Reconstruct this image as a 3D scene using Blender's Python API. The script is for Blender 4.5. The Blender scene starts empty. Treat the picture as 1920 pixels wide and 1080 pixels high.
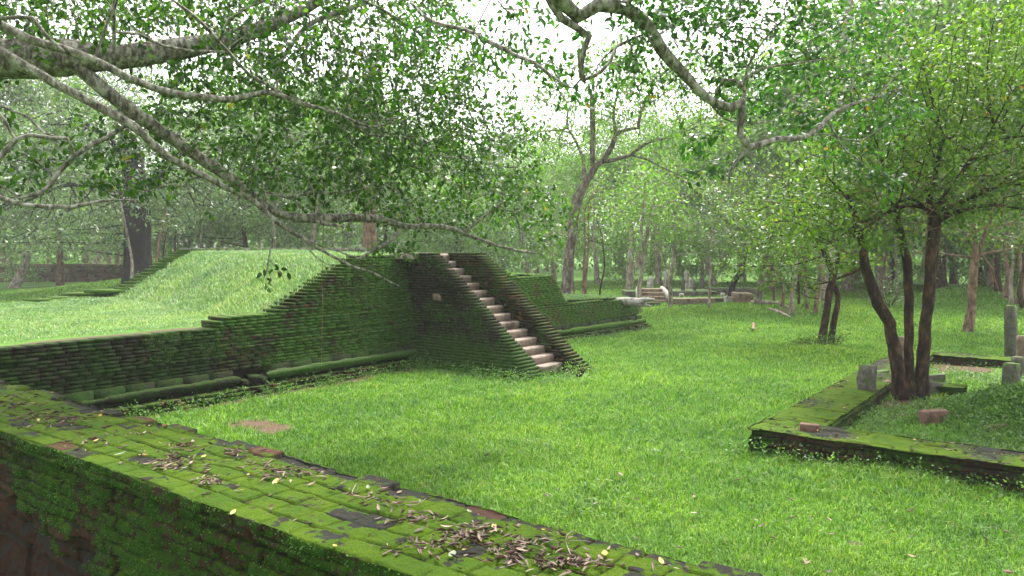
import bpy, math, random
import numpy as np
from mathutils import Vector, Matrix, kdtree

random.seed(7)
RNG = np.random.default_rng(7)
SC = bpy.context.scene
COL = SC.collection

# ------------------------------------------------------------------ camera model
F, HOR, H = 1450.0, 462.0, 2.75
PITCH = math.atan((540 - HOR) / F)
FWD = np.array([0, math.cos(PITCH), -math.sin(PITCH)])
UPV = np.array([0, math.sin(PITCH), math.cos(PITCH)])
EYE = np.array([0, 0, H])

def ray(px, py):
    return FWD + np.array([(px - 960) / F, 0, 0]) + UPV * ((540 - py) / F)

def at(px, py, Y):                    # the point of the sight line at ground distance Y
    r = ray(px, py)
    return EYE + r * (Y / r[1])

def on_z(px, py, z):
    r = ray(px, py)
    return EYE + r * ((z - H) / r[2])

# site grid: P0 corner of stair and platform, U outward along the stair, W along the platform front
P0 = np.array([-2.2, 18.2])
U = np.array([.8, -.6])
W = np.array([.6, .8])

def ab(a, b, z=0.0):
    p = P0 + a * U + b * W
    return np.array([p[0], p[1], z])

def ab_arr(a, b, z):
    a, b, z = np.broadcast_arrays(np.asarray(a, float), np.asarray(b, float), np.asarray(z, float))
    return np.stack([P0[0] + a * U[0] + b * W[0], P0[1] + a * U[1] + b * W[1], z], -1)

def to_ab(x, y):
    dx, dy = x - P0[0], y - P0[1]
    return dx * U[0] + dy * U[1], dx * W[0] + dy * W[1]

# ------------------------------------------------------------------ noise
def _h(ix, iy, s):
    n = (ix.astype(np.int64) * 374761393 + iy.astype(np.int64) * 668265263 + s * 974634777) & 0xffffffff
    n = ((n ^ (n >> 13)) * 1274126177) & 0xffffffff
    return ((n ^ (n >> 16)) & 0xffff) / 65535.0

def vnoise(x, y, s=0):
    x, y = np.broadcast_arrays(np.asarray(x, float), np.asarray(y, float))
    ix, iy = np.floor(x), np.floor(y)
    fx, fy = x - ix, y - iy
    fx, fy = fx * fx * (3 - 2 * fx), fy * fy * (3 - 2 * fy)
    a, b = _h(ix, iy, s), _h(ix + 1, iy, s)
    c, d = _h(ix, iy + 1, s), _h(ix + 1, iy + 1, s)
    return (a * (1 - fx) + b * fx) * (1 - fy) + (c * (1 - fx) + d * fx) * fy

def fbm(x, y, s=0, o=4):
    x, y = np.asarray(x, float), np.asarray(y, float)
    v, k, t = 0, .5, 0
    for i in range(o):
        v = v + k * vnoise(x * 2 ** i, y * 2 ** i, s + i * 17)
        t += k
        k *= .5
    return v / t

def sstep(a, b, x):
    t = np.clip((np.asarray(x, float) - a) / (b - a), 0, 1)
    return t * t * (3 - 2 * t)

# ------------------------------------------------------------------ objects
def tag(o, label=None, cat=None, group=None, kind=None):
    if label: o['label'] = label
    if cat: o['category'] = cat
    if group: o['group'] = group
    if kind: o['kind'] = kind
    return o

def empty(name, loc=(0, 0, 0)):
    o = bpy.data.objects.new(name, None)
    o.location = tuple(loc)
    o.empty_display_size = .2
    COL.objects.link(o)
    return o

def mesh_np(name, verts, loops, starts, totals, smooth=False, attrs=None):
    verts = np.asarray(verts, np.float32)
    me = bpy.data.meshes.new(name)
    me.vertices.add(len(verts))
    me.vertices.foreach_set('co', verts.ravel())
    me.loops.add(len(loops))
    me.loops.foreach_set('vertex_index', np.asarray(loops, np.int32))
    me.polygons.add(len(starts))
    me.polygons.foreach_set('loop_start', np.asarray(starts, np.int32))
    me.polygons.foreach_set('loop_total', np.asarray(totals, np.int32))
    if smooth:
        me.polygons.foreach_set('use_smooth', np.ones(len(starts), bool))
    me.update(calc_edges=True)
    for k, (dom, val) in (attrs or {}).items():
        at_ = me.attributes.new(k, 'FLOAT', dom)
        at_.data.foreach_set('value', np.asarray(val, np.float32))
    return me

def link(name, me, mat, parent=None, loc=None):
    o = bpy.data.objects.new(name, me)
    COL.objects.link(o)
    if mat is not None and len(me.materials) == 0:
        me.materials.append(mat)
    if parent is not None:
        o.parent = parent
        o.matrix_parent_inverse = Matrix.Translation(parent.location).inverted()
    if loc is not None:
        o.location = tuple(loc)
    return o

class MB:
    """collects polygons of one mesh"""
    def __init__(s):
        s.v, s.f, s.r = [], [], []
    def add(s, vs, fs, rnd=None):
        n = len(s.v)
        s.v.extend([tuple(map(float, p)) for p in vs])
        s.f.extend([[i + n for i in f] for f in fs])
        q = random.random() if rnd is None else rnd
        s.r.extend([q] * len(fs))
    def hexa(s, c8, rnd=None):
        s.add(c8, [(0, 3, 2, 1), (4, 5, 6, 7), (0, 1, 5, 4), (1, 2, 6, 5), (2, 3, 7, 6), (3, 0, 4, 7)], rnd)
    def abbox(s, a0, a1, b0, b1, z0, z1, j=0.0, rnd=None):
        c = []
        for z in (z0, z1):
            for a, b in ((a0, b0), (a1, b0), (a1, b1), (a0, b1)):
                c.append(ab(a + random.uniform(-j, j), b + random.uniform(-j, j), z + random.uniform(-j, j) * .5))
        s.hexa(c, rnd)
    def mesh(s, name, smooth=False):
        tot = [len(f) for f in s.f]
        st = np.concatenate([[0], np.cumsum(tot)[:-1]]) if tot else []
        lo = [i for f in s.f for i in f]
        return mesh_np(name, s.v, lo, st, tot, smooth, {'rnd': ('FACE', s.r)})
    def build(s, name, mat, parent=None, smooth=False, bevel=0):
        me = s.mesh(name, smooth)
        o = link(name, me, mat, parent)
        if bevel:
            m = o.modifiers.new('bevel', 'BEVEL')
            m.width, m.segments, m.limit_method = bevel, 2, 'ANGLE'
        return o

def grid_faces(nu, nv):
    i = np.arange(nu * nv).reshape(nu, nv)
    q = np.stack([i[:-1, :-1], i[1:, :-1], i[1:, 1:], i[:-1, 1:]], -1).reshape(-1, 4)
    return q

def grid_mesh(name, P, attrs=None, smooth=True, flip=False):
    nu, nv = P.shape[:2]
    q = grid_faces(nu, nv)
    if flip:
        q = q[:, ::-1]
    n = len(q)
    at_ = {k: ('POINT', np.asarray(v).ravel()) for k, v in (attrs or {}).items()}
    return mesh_np(name, P.reshape(-1, 3), q.ravel(), np.arange(n) * 4, np.full(n, 4), smooth, at_)

# ------------------------------------------------------------------ materials
def srgb(r, g, b):
    f = lambda c: c / 12.92 if c <= .04045 else ((c + .055) / 1.055) ** 2.4
    return (f(r / 255), f(g / 255), f(b / 255), 1)

class NT:
    def __init__(s, name):
        s.m = bpy.data.materials.new(name)
        s.m.use_nodes = True
        s.t = s.m.node_tree
        s.t.nodes.clear()
        s.out = s.n('ShaderNodeOutputMaterial')
        s.co = None
    def n(s, kind, **kw):
        x = s.t.nodes.new(kind)
        for k, v in kw.items():
            setattr(x, k, v)
        return x
    def l(s, a, b):
        s.t.links.new(a, b)
    def coord(s):
        if s.co is None:
            g = s.n('ShaderNodeNewGeometry')
            s.co = g.outputs['Position']
            s.geo = g
        return s.co
    def noise(s, scale, detail=4, rough=.55, vec=None, stretch=None, dist=0):
        x = s.n('ShaderNodeTexNoise')
        x.inputs['Scale'].default_value = scale
        x.inputs['Detail'].default_value = detail
        x.inputs['Roughness'].default_value = rough
        x.inputs['Distortion'].default_value = dist
        v = vec or s.coord()
        if stretch:
            mp = s.n('ShaderNodeMapping')
            mp.inputs['Scale'].default_value = stretch
            s.l(v, mp.inputs['Vector'])
            v = mp.outputs['Vector']
        s.l(v, x.inputs['Vector'])
        return x.outputs['Fac']
    def attr(s, name):
        x = s.n('ShaderNodeAttribute')
        x.attribute_name = name
        return x.outputs['Fac']
    def ramp(s, fac, stops):
        x = s.n('ShaderNodeValToRGB')
        e = x.color_ramp.elements
        while len(e) < len(stops):
            e.new(.5)
        for k, (p, c) in zip(e, stops):
            k.position = p
            k.color = c if len(c) == 4 else (*c, 1)
        s.l(fac, x.inputs['Fac'])
        return x.outputs['Color']
    def mask(s, fac, lo, hi):
        x = s.n('ShaderNodeMapRange')
        x.interpolation_type = 'SMOOTHSTEP'
        x.inputs['From Min'].default_value = lo
        x.inputs['From Max'].default_value = hi
        s.l(fac, x.inputs['Value'])
        return x.outputs['Result']
    def mix(s, fac, a, b, mode='MIX'):
        x = s.n('ShaderNodeMix', data_type='RGBA', blend_type=mode)
        if isinstance(fac, (int, float)):
            x.inputs[0].default_value = fac
        else:
            s.l(fac, x.inputs[0])
        for v, i in ((a, 6), (b, 7)):
            if isinstance(v, tuple):
                x.inputs[i].default_value = v if len(v) == 4 else (*v, 1)
            else:
                s.l(v, x.inputs[i])
        return x.outputs[2]
    def math(s, op, a, b=None):
        x = s.n('ShaderNodeMath', operation=op)
        for i, v in enumerate((a, b)):
            if v is None: continue
            if isinstance(v, (int, float)):
                x.inputs[i].default_value = v
            else:
                s.l(v, x.inputs[i])
        return x.outputs[0]
    def bump(s, h, dist=.01, strength=.6):
        x = s.n('ShaderNodeBump')
        x.inputs['Distance'].default_value = dist
        x.inputs['Strength'].default_value = strength
        s.l(h, x.inputs['Height'])
        return x.outputs['Normal']
    def normal_z(s):
        s.coord()
        x = s.n('ShaderNodeSeparateXYZ')
        s.l(s.geo.outputs['Normal'], x.inputs[0])
        return x.outputs['Z']
    def pos_z(s):
        x = s.n('ShaderNodeSeparateXYZ')
        s.l(s.coord(), x.inputs[0])
        return x.outputs['Z']
    def pbr(s, col, rough=.85, spec=.25, normal=None, transl=None, tcol=None):
        p = s.n('ShaderNodeBsdfPrincipled')
        if isinstance(col, tuple):
            p.inputs['Base Color'].default_value = col if len(col) == 4 else (*col, 1)
        else:
            s.l(col, p.inputs['Base Color'])
        p.inputs['Roughness'].default_value = rough
        p.inputs['Specular IOR Level'].default_value = spec
        if normal is not None:
            s.l(normal, p.inputs['Normal'])
        sh = p.outputs[0]
        if transl:
            t = s.n('ShaderNodeBsdfTranslucent')
            c = tcol or col
            if isinstance(c, tuple):
                t.inputs['Color'].default_value = c if len(c) == 4 else (*c, 1)
            else:
                s.l(c, t.inputs['Color'])
            mx = s.n('ShaderNodeMixShader')
            mx.inputs[0].default_value = transl
            s.l(sh, mx.inputs[1])
            s.l(t.outputs[0], mx.inputs[2])
            sh = mx.outputs[0]
        s.l(sh, s.out.inputs['Surface'])
        return s.m

def leaf_material(name, stops, transl=.35, rough=.42, spec=.5, patch=None):
    t = NT(name)
    c = t.ramp(t.attr('rnd'), stops)
    big = t.noise(patch or .9, 2)
    c = t.mix(t.mask(big, .3, .7), t.mix(.35, c, (0, .01, 0), 'MIX'), c)
    tc = t.mix(1, c, (1.5, 1.65, .7), 'MULTIPLY')
    return t.pbr(c, rough, spec, None, transl, tc)

def bark_material(name, dark, mid, light, scale=9, lichen=.5, moss=0.0, mosscol=(.03, .07, .012)):
    t = NT(name)
    n1 = t.noise(scale, 6, .65, stretch=(1, 1, .45))
    n2 = t.noise(scale * .35, 4)
    c = t.ramp(n1, [(.34, dark), (.5, mid), (.64, light)])
    c = t.mix(t.mask(n2, .52, .52 + .2 / max(lichen, .05)), c, light)
    if moss:
        n3 = t.noise(scale * .5, 5)
        c = t.mix(t.mask(n3, 1 - moss, 1.15 - moss), c, mosscol)
    return t.pbr(c, .9, .2, t.bump(n1, .03, .8))

M = {}
# moss-grown old brick: red-brown brick under black algae, moss on every ledge
def brick_moss(name, moss_lo, moss_hi, mosscol1, mosscol2, algae=.5, red=.62, top=(.07, .12, .02), low=0):
    t = NT(name)
    r = t.attr('rnd')
    n1 = t.noise(1.3, 5)
    n2 = t.noise(11, 5, .6)
    n3 = t.noise(45, 3)
    brick = t.ramp(r, [(0, (.05, .022, .014)), (.55, (.10, .038, .022)), (1, (.19, .07, .04))])
    c = t.mix(t.mask(n2, algae - .12, algae + .1), brick, (.014, .014, .009))
    c = t.mix(t.mask(t.noise(2.1, 4), red, red + .08), c, brick)
    mfac = t.math('ADD', t.math('MULTIPLY', n1, .62), t.math('MULTIPLY', n2, .38))
    if low:
        mfac = t.math('ADD', mfac, t.math('MULTIPLY', t.mask(t.pos_z(), 1.0, .1), low))
    moss = t.ramp(n3, [(.3, mosscol1), (.7, mosscol2)])
    c = t.mix(t.mask(mfac, moss_lo, moss_hi), c, moss)
    up = t.mask(t.normal_z(), .45, .9)
    up = t.math('MULTIPLY', up, t.mask(n2, .25, .5))
    tm = t.ramp(n3, [(.3, tuple(x * .6 for x in top)), (.7, top)])
    c = t.mix(up, c, tm)
    h = t.math('ADD', n2, t.math('MULTIPLY', n3, .5))
    return t.pbr(c, .95, .12, t.bump(h, .03, .9))

M['brick'] = brick_moss('mossy_brick', .40, .52, (.008, .026, .004), (.042, .115, .010), .38, .84)
M['brick_dark'] = brick_moss('shaded_algae_brick', .42, .56, (.006, .018, .003), (.018, .054, .005), .30, .88, (.026, .05, .008))  # algae-dark brick, ledge moss darkened further to paint the terrace wall's shade
M['brick_black'] = brick_moss('dark_stair_brick', .46, .60, (.009, .025, .004), (.040, .105, .010), .33, .86, (.05, .075, .025), .2)
M['brick_red'] = brick_moss('bare_brick', .49, .62, (.009, .027, .004), (.033, .085, .010), .40, .60)
M['brick_bright'] = brick_moss('bright_mossy_brick', .34, .48, (.012, .038, .005), (.06, .15, .011), .5, .8)

def moss_top(name):
    """foreground wall: brick pattern stored with the mesh (joint depth, brick shade, moss cover)"""
    t = NT(name)
    j, r, mo = t.attr('joint'), t.attr('rnd'), t.attr('moss')
    n2 = t.noise(16, 6, .65)
    n3 = t.noise(140, 4, .7)
    n4 = t.noise(3.1, 4)
    brick = t.ramp(r, [(0, (.035, .02, .014)), (.6, (.055, .028, .02)), (1, (.085, .042, .03))])
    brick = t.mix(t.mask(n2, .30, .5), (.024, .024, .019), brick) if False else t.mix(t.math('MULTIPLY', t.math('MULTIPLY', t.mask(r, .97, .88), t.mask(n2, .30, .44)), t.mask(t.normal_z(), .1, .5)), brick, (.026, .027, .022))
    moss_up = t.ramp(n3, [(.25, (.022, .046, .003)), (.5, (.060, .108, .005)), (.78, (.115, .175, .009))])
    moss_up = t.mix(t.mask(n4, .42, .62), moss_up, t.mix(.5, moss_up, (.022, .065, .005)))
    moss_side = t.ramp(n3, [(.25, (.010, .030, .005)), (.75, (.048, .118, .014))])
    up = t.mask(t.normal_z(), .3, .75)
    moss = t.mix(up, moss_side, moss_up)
    f = t.math('ADD', mo, t.math('MULTIPLY', t.math('SUBTRACT', n2, .5), 1.5))
    c = t.mix(t.mask(f, .4, .56), brick, moss)
    soil = t.mix(t.mask(n3, .35, .65), (.016, .014, .008), (.03, .026, .015))
    c = t.mix(t.math('MULTIPLY', t.mask(j, .2, .65), t.mask(n2, .72, .46)), c, soil)
    h = t.math('ADD', t.math('MULTIPLY', n3, .6), n2)
    return t.pbr(c, .95, .1, t.bump(h, .022, 1.0))
M['moss_top'] = moss_top('moss_covered_wall')

def ground_mat():
    t = NT('ground_soil')
    n1, n2, n3 = t.noise(.35, 4), t.noise(9, 5), t.noise(60, 3)
    g = t.ramp(n2, [(.3, (.03, .075, .012)), (.7, (.075, .17, .025))])
    g = t.mix(t.mask(n1, .35, .65), g, t.mix(.5, g, (.10, .19, .035)))
    soil = t.ramp(n3, [(.3, (.05, .033, .02)), (.7, (.13, .09, .06))])
    c = t.mix(t.mask(t.attr('bare'), .3, .7), g, soil)
    return t.pbr(c, .95, .1, t.bump(t.math('ADD', n2, n3), .03, .7))
M['ground'] = ground_mat()

def grass_mat(name, lo, mid, hi, dry=(.22, .22, .08), tint=(1.3, 1.4, .7)):
    t = NT(name)
    c = t.ramp(t.attr('rnd'), [(0, lo), (.5, mid), (.93, hi), (1, dry)])
    n = t.noise(.55, 3)
    n2 = t.noise(2.3, 3)
    n0 = t.noise(.17, 3, .6)
    c = t.mix(t.mask(n0, .42, .6), t.mix(1, c, (.80, .86, .9), 'MULTIPLY'), t.mix(1, c, (1.12, 1.06, 1.15), 'MULTIPLY'))
    c = t.mix(t.mask(n, .35, .65), c, t.mix(1, c, (1.3, 1.2, .98), 'MULTIPLY'))
    c = t.mix(t.mask(n2, .48, .7), c, t.mix(1, c, (.62, .76, .8), 'MULTIPLY'))
    return t.pbr(c, .5, .32, None, .38, t.mix(1, c, tint, 'MULTIPLY'))
M['grass'] = grass_mat('lawn_grass', (.044, .115, .008), (.10, .23, .018), (.21, .36, .085), (.24, .22, .10), (1.35, 1.4, .6))
M['mound_grass'] = grass_mat('mound_grass', (.085, .16, .05), (.145, .25, .09), (.24, .35, .18), (.28, .22, .14), (1.2, 1.3, .8))
M['weed'] = leaf_material('weed_leaf', [(0, (.035, .10, .014)), (.6, (.085, .2, .03)), (1, (.17, .3, .07))], .35, .55, .22)

M['plot_weed'] = leaf_material('plot_weed_leaf', [(0, (.05, .11, .025)), (.6, (.11, .20, .06)), (1, (.2, .3, .12))], .35, .5, .3)
M['leaf_fig'] = leaf_material('fig_leaf', [(0, (.018, .055, .005)), (.6, (.044, .122, .010)), (.993, (.095, .20, .022)), (1, (.3, .22, .02))], .40, .38, .32)
M['leaf_over'] = leaf_material('overhang_leaf', [(0, (.018, .058, .012)), (.6, (.036, .115, .018)), (.985, (.08, .19, .03)), (1, (.35, .2, .02))], .42, .34, .45)
M['leaf_mid'] = leaf_material('thicket_leaf', [(0, (.036, .09, .007)), (.6, (.09, .18, .016)), (.993, (.18, .29, .04)), (1, (.4, .2, .02))], .42, .42, .28)
M['leaf_pale'] = leaf_material('pale_leaf', [(0, (.055, .13, .018)), (.6, (.12, .25, .035)), (1, (.22, .36, .08))], .45, .5, .35, .25)
M['leaf_grey'] = leaf_material('grey_leaf', [(0, (.06, .12, .045)), (.6, (.12, .21, .08)), (1, (.26, .35, .18))], .3, .4, .5, .3)
M['leaf_wood'] = leaf_material('woodland_leaf', [(0, (.05, .11, .026)), (.6, (.12, .24, .06)), (1, (.22, .34, .12))], .42, .5, .35, .12)

M['bark_fig'] = bark_material('fig_bark', (.04, .034, .027), (.15, .135, .11), (.37, .36, .31), 22, .9, .2, (.06, .085, .03))
M['bark_dark'] = bark_material('dark_bark', (.010, .008, .006), (.032, .022, .015), (.10, .06, .035), 10, .25, .12)
M['bark_brown'] = bark_material('brown_bark', (.05, .032, .022), (.16, .10, .07), (.28, .19, .14), 8, .4)
M['bark_grey'] = bark_material('grey_brown_bark', (.04, .032, .026), (.125, .10, .082), (.26, .225, .19), 8, .5, .1)
M['bark_pale'] = bark_material('pale_bark', (.09, .07, .05), (.26, .21, .17), (.42, .38, .32), 7, .6, .15)
M['bark_black'] = bark_material('black_bark', (.004, .004, .005), (.012, .011, .012), (.03, .024, .02), 4, .2)

def stone_mat(name, dark, light, moss=.0, sc=14):
    t = NT(name)
    n1, n2, n3 = t.noise(sc, 6, .65), t.noise(sc * .25, 4), t.noise(sc * 5, 3)
    c = t.ramp(n1, [(.3, dark), (.7, light)])
    c = t.mix(t.mask(n2, .5, .7), c, tuple(x * .55 for x in dark))
    if moss:
        up = t.mask(t.normal_z(), .2, .9)
        f = t.math('ADD', t.noise(sc * .6, 5), t.math('MULTIPLY', up, .14))
        c = t.mix(t.mask(f, 1 - moss, 1.12 - moss), c, (.05, .10, .015))
    return t.pbr(c, .92, .15, t.bump(t.math('ADD', n1, t.math('MULTIPLY', n3, .4)), .02, .9))
M['step'] = stone_mat('stair_stone', (.14, .108, .085), (.31, .25, .205), .2, 10)
M['granite'] = stone_mat('granite', (.05, .05, .038), (.17, .16, .13), .46)
M['granite_pale'] = stone_mat('pale_granite', (.23, .21, .18), (.50, .48, .43), .28)
M['granite_pink'] = stone_mat('weathered_stone', (.11, .08, .06), (.27, .2, .15), .36)
M['rubble'] = stone_mat('brick_rubble', (.10, .06, .045), (.22, .135, .105), .34)
M['far_wall'] = stone_mat('rubble_wall_stone', (.05, .035, .024), (.17, .11, .075), .42, 3.5)

def litter_mat():
    t = NT('dead_leaf')
    c = t.ramp(t.attr('rnd'), [(0, (.035, .02, .013)), (.45, (.085, .05, .036)), (.8, (.17, .11, .08)), (.96, (.32, .23, .165)), (1, (.4, .3, .06))])
    return t.pbr(c, .6, .4, None, .12)
M['litter'] = litter_mat()
def plain_leaf(name, c1, c2):
    t = NT(name)
    return t.pbr(t.mix(t.mask(t.noise(40, 3), .4, .6), c1, c2), .5, .4, None, .25)
M['yellow_leaf'] = plain_leaf('yellow_leaf', (.42, .30, .05), (.5, .42, .13))
M['green_leaf'] = plain_leaf('greyish_green_leaf', (.14, .2, .10), (.22, .27, .15))
M['orange_leaf'] = plain_leaf('orange_leaf', (.45, .2, .02), (.5, .28, .05))
# ================================================================== ground
EC = on_z(1405, 803, .30)[:2]                  # outer near corner of the low enclosure
EA, EB = to_ab(*EC)

def dome(x, y, cx, cy, r, h):
    d2 = ((x - cx) ** 2 + (y - cy) ** 2) / r ** 2
    return h * np.exp(-d2 * 1.6)

TREE_MOUND = on_z(1535, 668, 0)[:2]
HUMP = on_z(1905, 815, .1)[:2]
def gz(x, y):
    x, y = np.asarray(x, float), np.asarray(y, float)
    z = -.03 + .11 * (fbm(x * .22 + 5, y * .22, 3, 3) - .5) + .05 * (fbm(x * 1.1, y * 1.1, 9, 2) - .5)
    z = z - .13 * sstep(20, 27, y) * sstep(9, 4, x)
    z = z + dome(x, y, -21.5, 47, 8, 1.0)                                 # bank under the dark tree
    z = z + 1.1 * sstep(63.6, 64.2, y) * sstep(-14, -18, x)               # lawn held by the far wall
    z = z + dome(x, y, TREE_MOUND[0], TREE_MOUND[1], 1.5, .22)
    z = z + dome(x, y, HUMP[0] + .4, HUMP[1] + .5, 1.2, .55)
    z = z + dome(x, y, 22.5, 36.5, 4.5, .9)
    z = z - dome(x, y, .85, 16.2, 1.6, .07)
    z = z + dome(x, y, 13.5, 33, 5, .35)
    a, b = to_ab(x, y)
    ins = sstep(0, .3, a - EA - .6) * sstep(0, .3, b - EB - .6) * sstep(0, .3, EB + 10 - b) * sstep(8.6, 8, a - EA)
    z = z * (1 - ins) + ins * (.1 + .08 * (fbm(x * .8, y * .8, 4, 3) - .5) + dome(x, y, HUMP[0] + .4, HUMP[1] + .5, 1.2, .55))
    return z

BARE = [(*on_z(478, 790, 0)[:2], .42), (*on_z(520, 800, 0)[:2], .3), (*on_z(1700, 760, .1)[:2], 1.1), (*on_z(1620, 740, .1)[:2], .8),
        (*on_z(1800, 690, .1)[:2], .9), (*on_z(1850, 760, .1)[:2], .5), (*on_z(1600, 1010, 0)[:2], .12), (*on_z(1465, 590, 0)[:2], .7)]
def bare(x, y):
    v = np.zeros(np.shape(x))
    nz = fbm(np.asarray(x) * 2.2, np.asarray(y) * 2.2, 31, 3) - .5
    for cx, cy, r in BARE:
        d = np.hypot(x - cx, (y - cy)) / r
        v = np.maximum(v, np.clip(1.25 - d + nz * 1.6, 0, 1) * (d < 2))
    a, b = to_ab(np.asarray(x), np.asarray(y))
    near = sstep(.75, .35, a + nz * .6) * (b < .5) * (b > -11) * (a > -1)
    return np.maximum(v, near)

th = np.concatenate([np.linspace(-.95, .95, 430), np.linspace(.95, 2 * math.pi - .95, 90)[1:-1], [2 * math.pi - .95]])
rr = np.concatenate([[.02], np.exp(np.linspace(math.log(.7), math.log(400), 330))])
TT, RR = np.meshgrid(th, rr, indexing='ij')
gx, gy = RR * np.sin(TT), RR * np.cos(TT)
gxyz = np.stack([gx, gy, gz(gx, gy)], -1)
ground = link('ground', grid_mesh('ground', gxyz, {'bare': bare(gx, gy)}, True, flip=True), M['ground'])
tag(ground, 'bright green lawn and bare earth around the ruins', kind='structure')

# ================================================================== the stepped platform
CH = .062
def topz(a, b):
    a, b = np.broadcast_arrays(np.asarray(a, float), np.asarray(b, float))
    t = np.clip(-a / 10.5, 0, 1)
    bs, be = -4.4 + 2.3 * t, -1.45 + 1.8 * t
    q = np.clip((b - bs) / (be - bs), 0, 1)
    z = 1.25 + 1.28 * (q * .8 + .2 * q * q * (3 - 2 * q)) + .08 * t * q
    s = np.clip((b - 3.05) / 1.15, 0, 1)
    z = z - .56 * s * sstep(-9, -6, a) - .07 * np.clip((b - 4.2) / 2, 0, 1)
    z = z - .80 * np.clip((b - 6.2) / .5, 0, 1) - .03 * np.clip(b - 6.7, 0, 9)
    return z
def aface(z):
    return -.17 * np.asarray(z, float)

plat = empty('brick_platform', ab(0, 0, 0))
tag(plat, 'long moss-covered brick platform with stepped ends and grassy mound behind the lawn', 'platform')

def brick_run(mb, z, a_f, b0, b1, depth, L=.25, j=.012, off=0., skip=.0, hgt=CH):
    """one course along b, its face at a_f"""
    b = b0
    first = True
    co = random.gauss(0, .006)
    while b < b1 - .02:
        l = L * random.uniform(.75, 1.2)
        if first:
            l *= random.uniform(.4, 1)
            first = False
        e = min(b + l, b1)
        if b1 - e < .06: e = b1
        if random.random() > skip:
            o = co + random.gauss(0, j) + (random.uniform(-.035, -.015) if random.random() < .05 else 0)
            q = .006
            zz = z + random.uniform(-.004, .004)
            c = []
            for zc, rec in ((zz, 0), (zz + hgt - .008, 0)):
                for aa, bb in ((a_f - depth, b + q), (a_f + o, b + q), (a_f + o, e - q), (a_f - depth, e - q)):
                    c.append(ab(aa + random.uniform(-.006, .006), bb + random.uniform(-.004, .004), zc + random.uniform(-.004, .004)))
            mb.hexa(c)
        b = e

# --- upper and terrace walling: courses end in steps where the mound drops
bs_ = np.linspace(-13, 11.25, 1900)
tops_wall = topz(-.3, bs_)
tops_wall = np.where((bs_ > -5.0) & (bs_ < -4.0), np.maximum(tops_wall, 1.43), tops_wall)
tops_wall = np.where((bs_ > -5.15) & (bs_ <= -5.0), np.maximum(tops_wall, 1.36), tops_wall)
def runs(z):
    ok = tops_wall >= z + CH * .6
    r, s = [], None
    for i, k in enumerate(ok):
        if k and s is None: s = i
        if (not k or i == len(ok) - 1) and s is not None:
            if bs_[i] - bs_[s] > .12: r.append((bs_[s], bs_[i]))
            s = None
    return r

wl, wu, wr = MB(), MB(), MB()
z = .44
while z < 2.56:
    for b0, b1 in runs(z):
        zo = 0
        segs = [(b0, b1)]
        for s0, s1 in segs:
            # left terrace face / centre face left of the stair / wing right of the stair
            for lo, hi, mb in ((-13.2, -5.2, wl), (-5.2, .1, wu), (1.45, 11.4, wr), (.1, 1.45, wu)):
                x0, x1 = max(s0, lo), min(s1, hi)
                if x1 - x0 > .05:
                    tilt = -.012 * max(0, (x0 + x1) / 2)
                    brick_run(mb, z + (tilt if mb is wr else 0), float(aface(z)), x0, x1, .5 if z > 1.2 else .3,
                              j=.007 if mb is not wr else .005)
    z += CH
wl.build('terrace_wall', M['brick_dark'], plat)
wu.build('main_wall', M['brick'], plat)
wr.build('wing_wall', M['brick_bright'], plat)['label'] = 'bright green wing wall right of the stair'

# --- backing core so that no gap between bricks is open
core = MB()
nb = 120
bb = np.linspace(-13.2, 11.2, nb)
ptf, ptt = [], []
for b in bb:
    zt = float(np.interp(b, bs_, tops_wall)) - .09
    ptf.append(ab(-.06, b, -.4)); ptt.append(ab(float(aface(zt)) - .07, b, zt))
for i in range(nb - 1):
    core.add([ptf[i], ptf[i + 1], ptt[i + 1], ptt[i]], [(0, 1, 2, 3)])
core.add([ab(-.1, 11.2, -.4), ab(-7, 11.2, -.4), ab(-7, 11.2, .9), ab(-.2, 11.2, .9)], [(0, 1, 2, 3)])
core.build('wall_core', M['brick_dark'], plat)

# --- plinth of broken courses, fascia band and torus moulding
for lo, hi in ((-13, .0), (1.5, 11.45)):
    pl = MB()
    z = -.30
    while z < .10:
        tilt = -.012 * max(0, (lo + hi) / 2) if lo > 0 else 0
        brick_run(pl, z + tilt, .30 - .06 * (z > -.05) - .03 * (z > .05), lo, hi, .45, L=.27, j=.03, skip=.08 if z > 0 else 0)
        z += CH
    pl.build('plinth', M['brick_red'], plat)
for lo, hi in ((-13, -4.95), (-4.2, .0), (1.5, 11.3)):
    n = int((hi - lo) / .5)
    fa = MB()
    for i in range(n):
        b0, b1 = lo + (hi - lo) * i / n, lo + (hi - lo) * (i + 1) / n
        t0 = -.012 * max(0, (b0 + b1) / 2)
        fa.abbox(-.4, .015 + random.uniform(-.006, .006), b0 + .003, b1 - .003, .08 + t0, .45 + t0, .003)
    fa.build('fascia_band', M['brick_dark'], plat)

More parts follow.
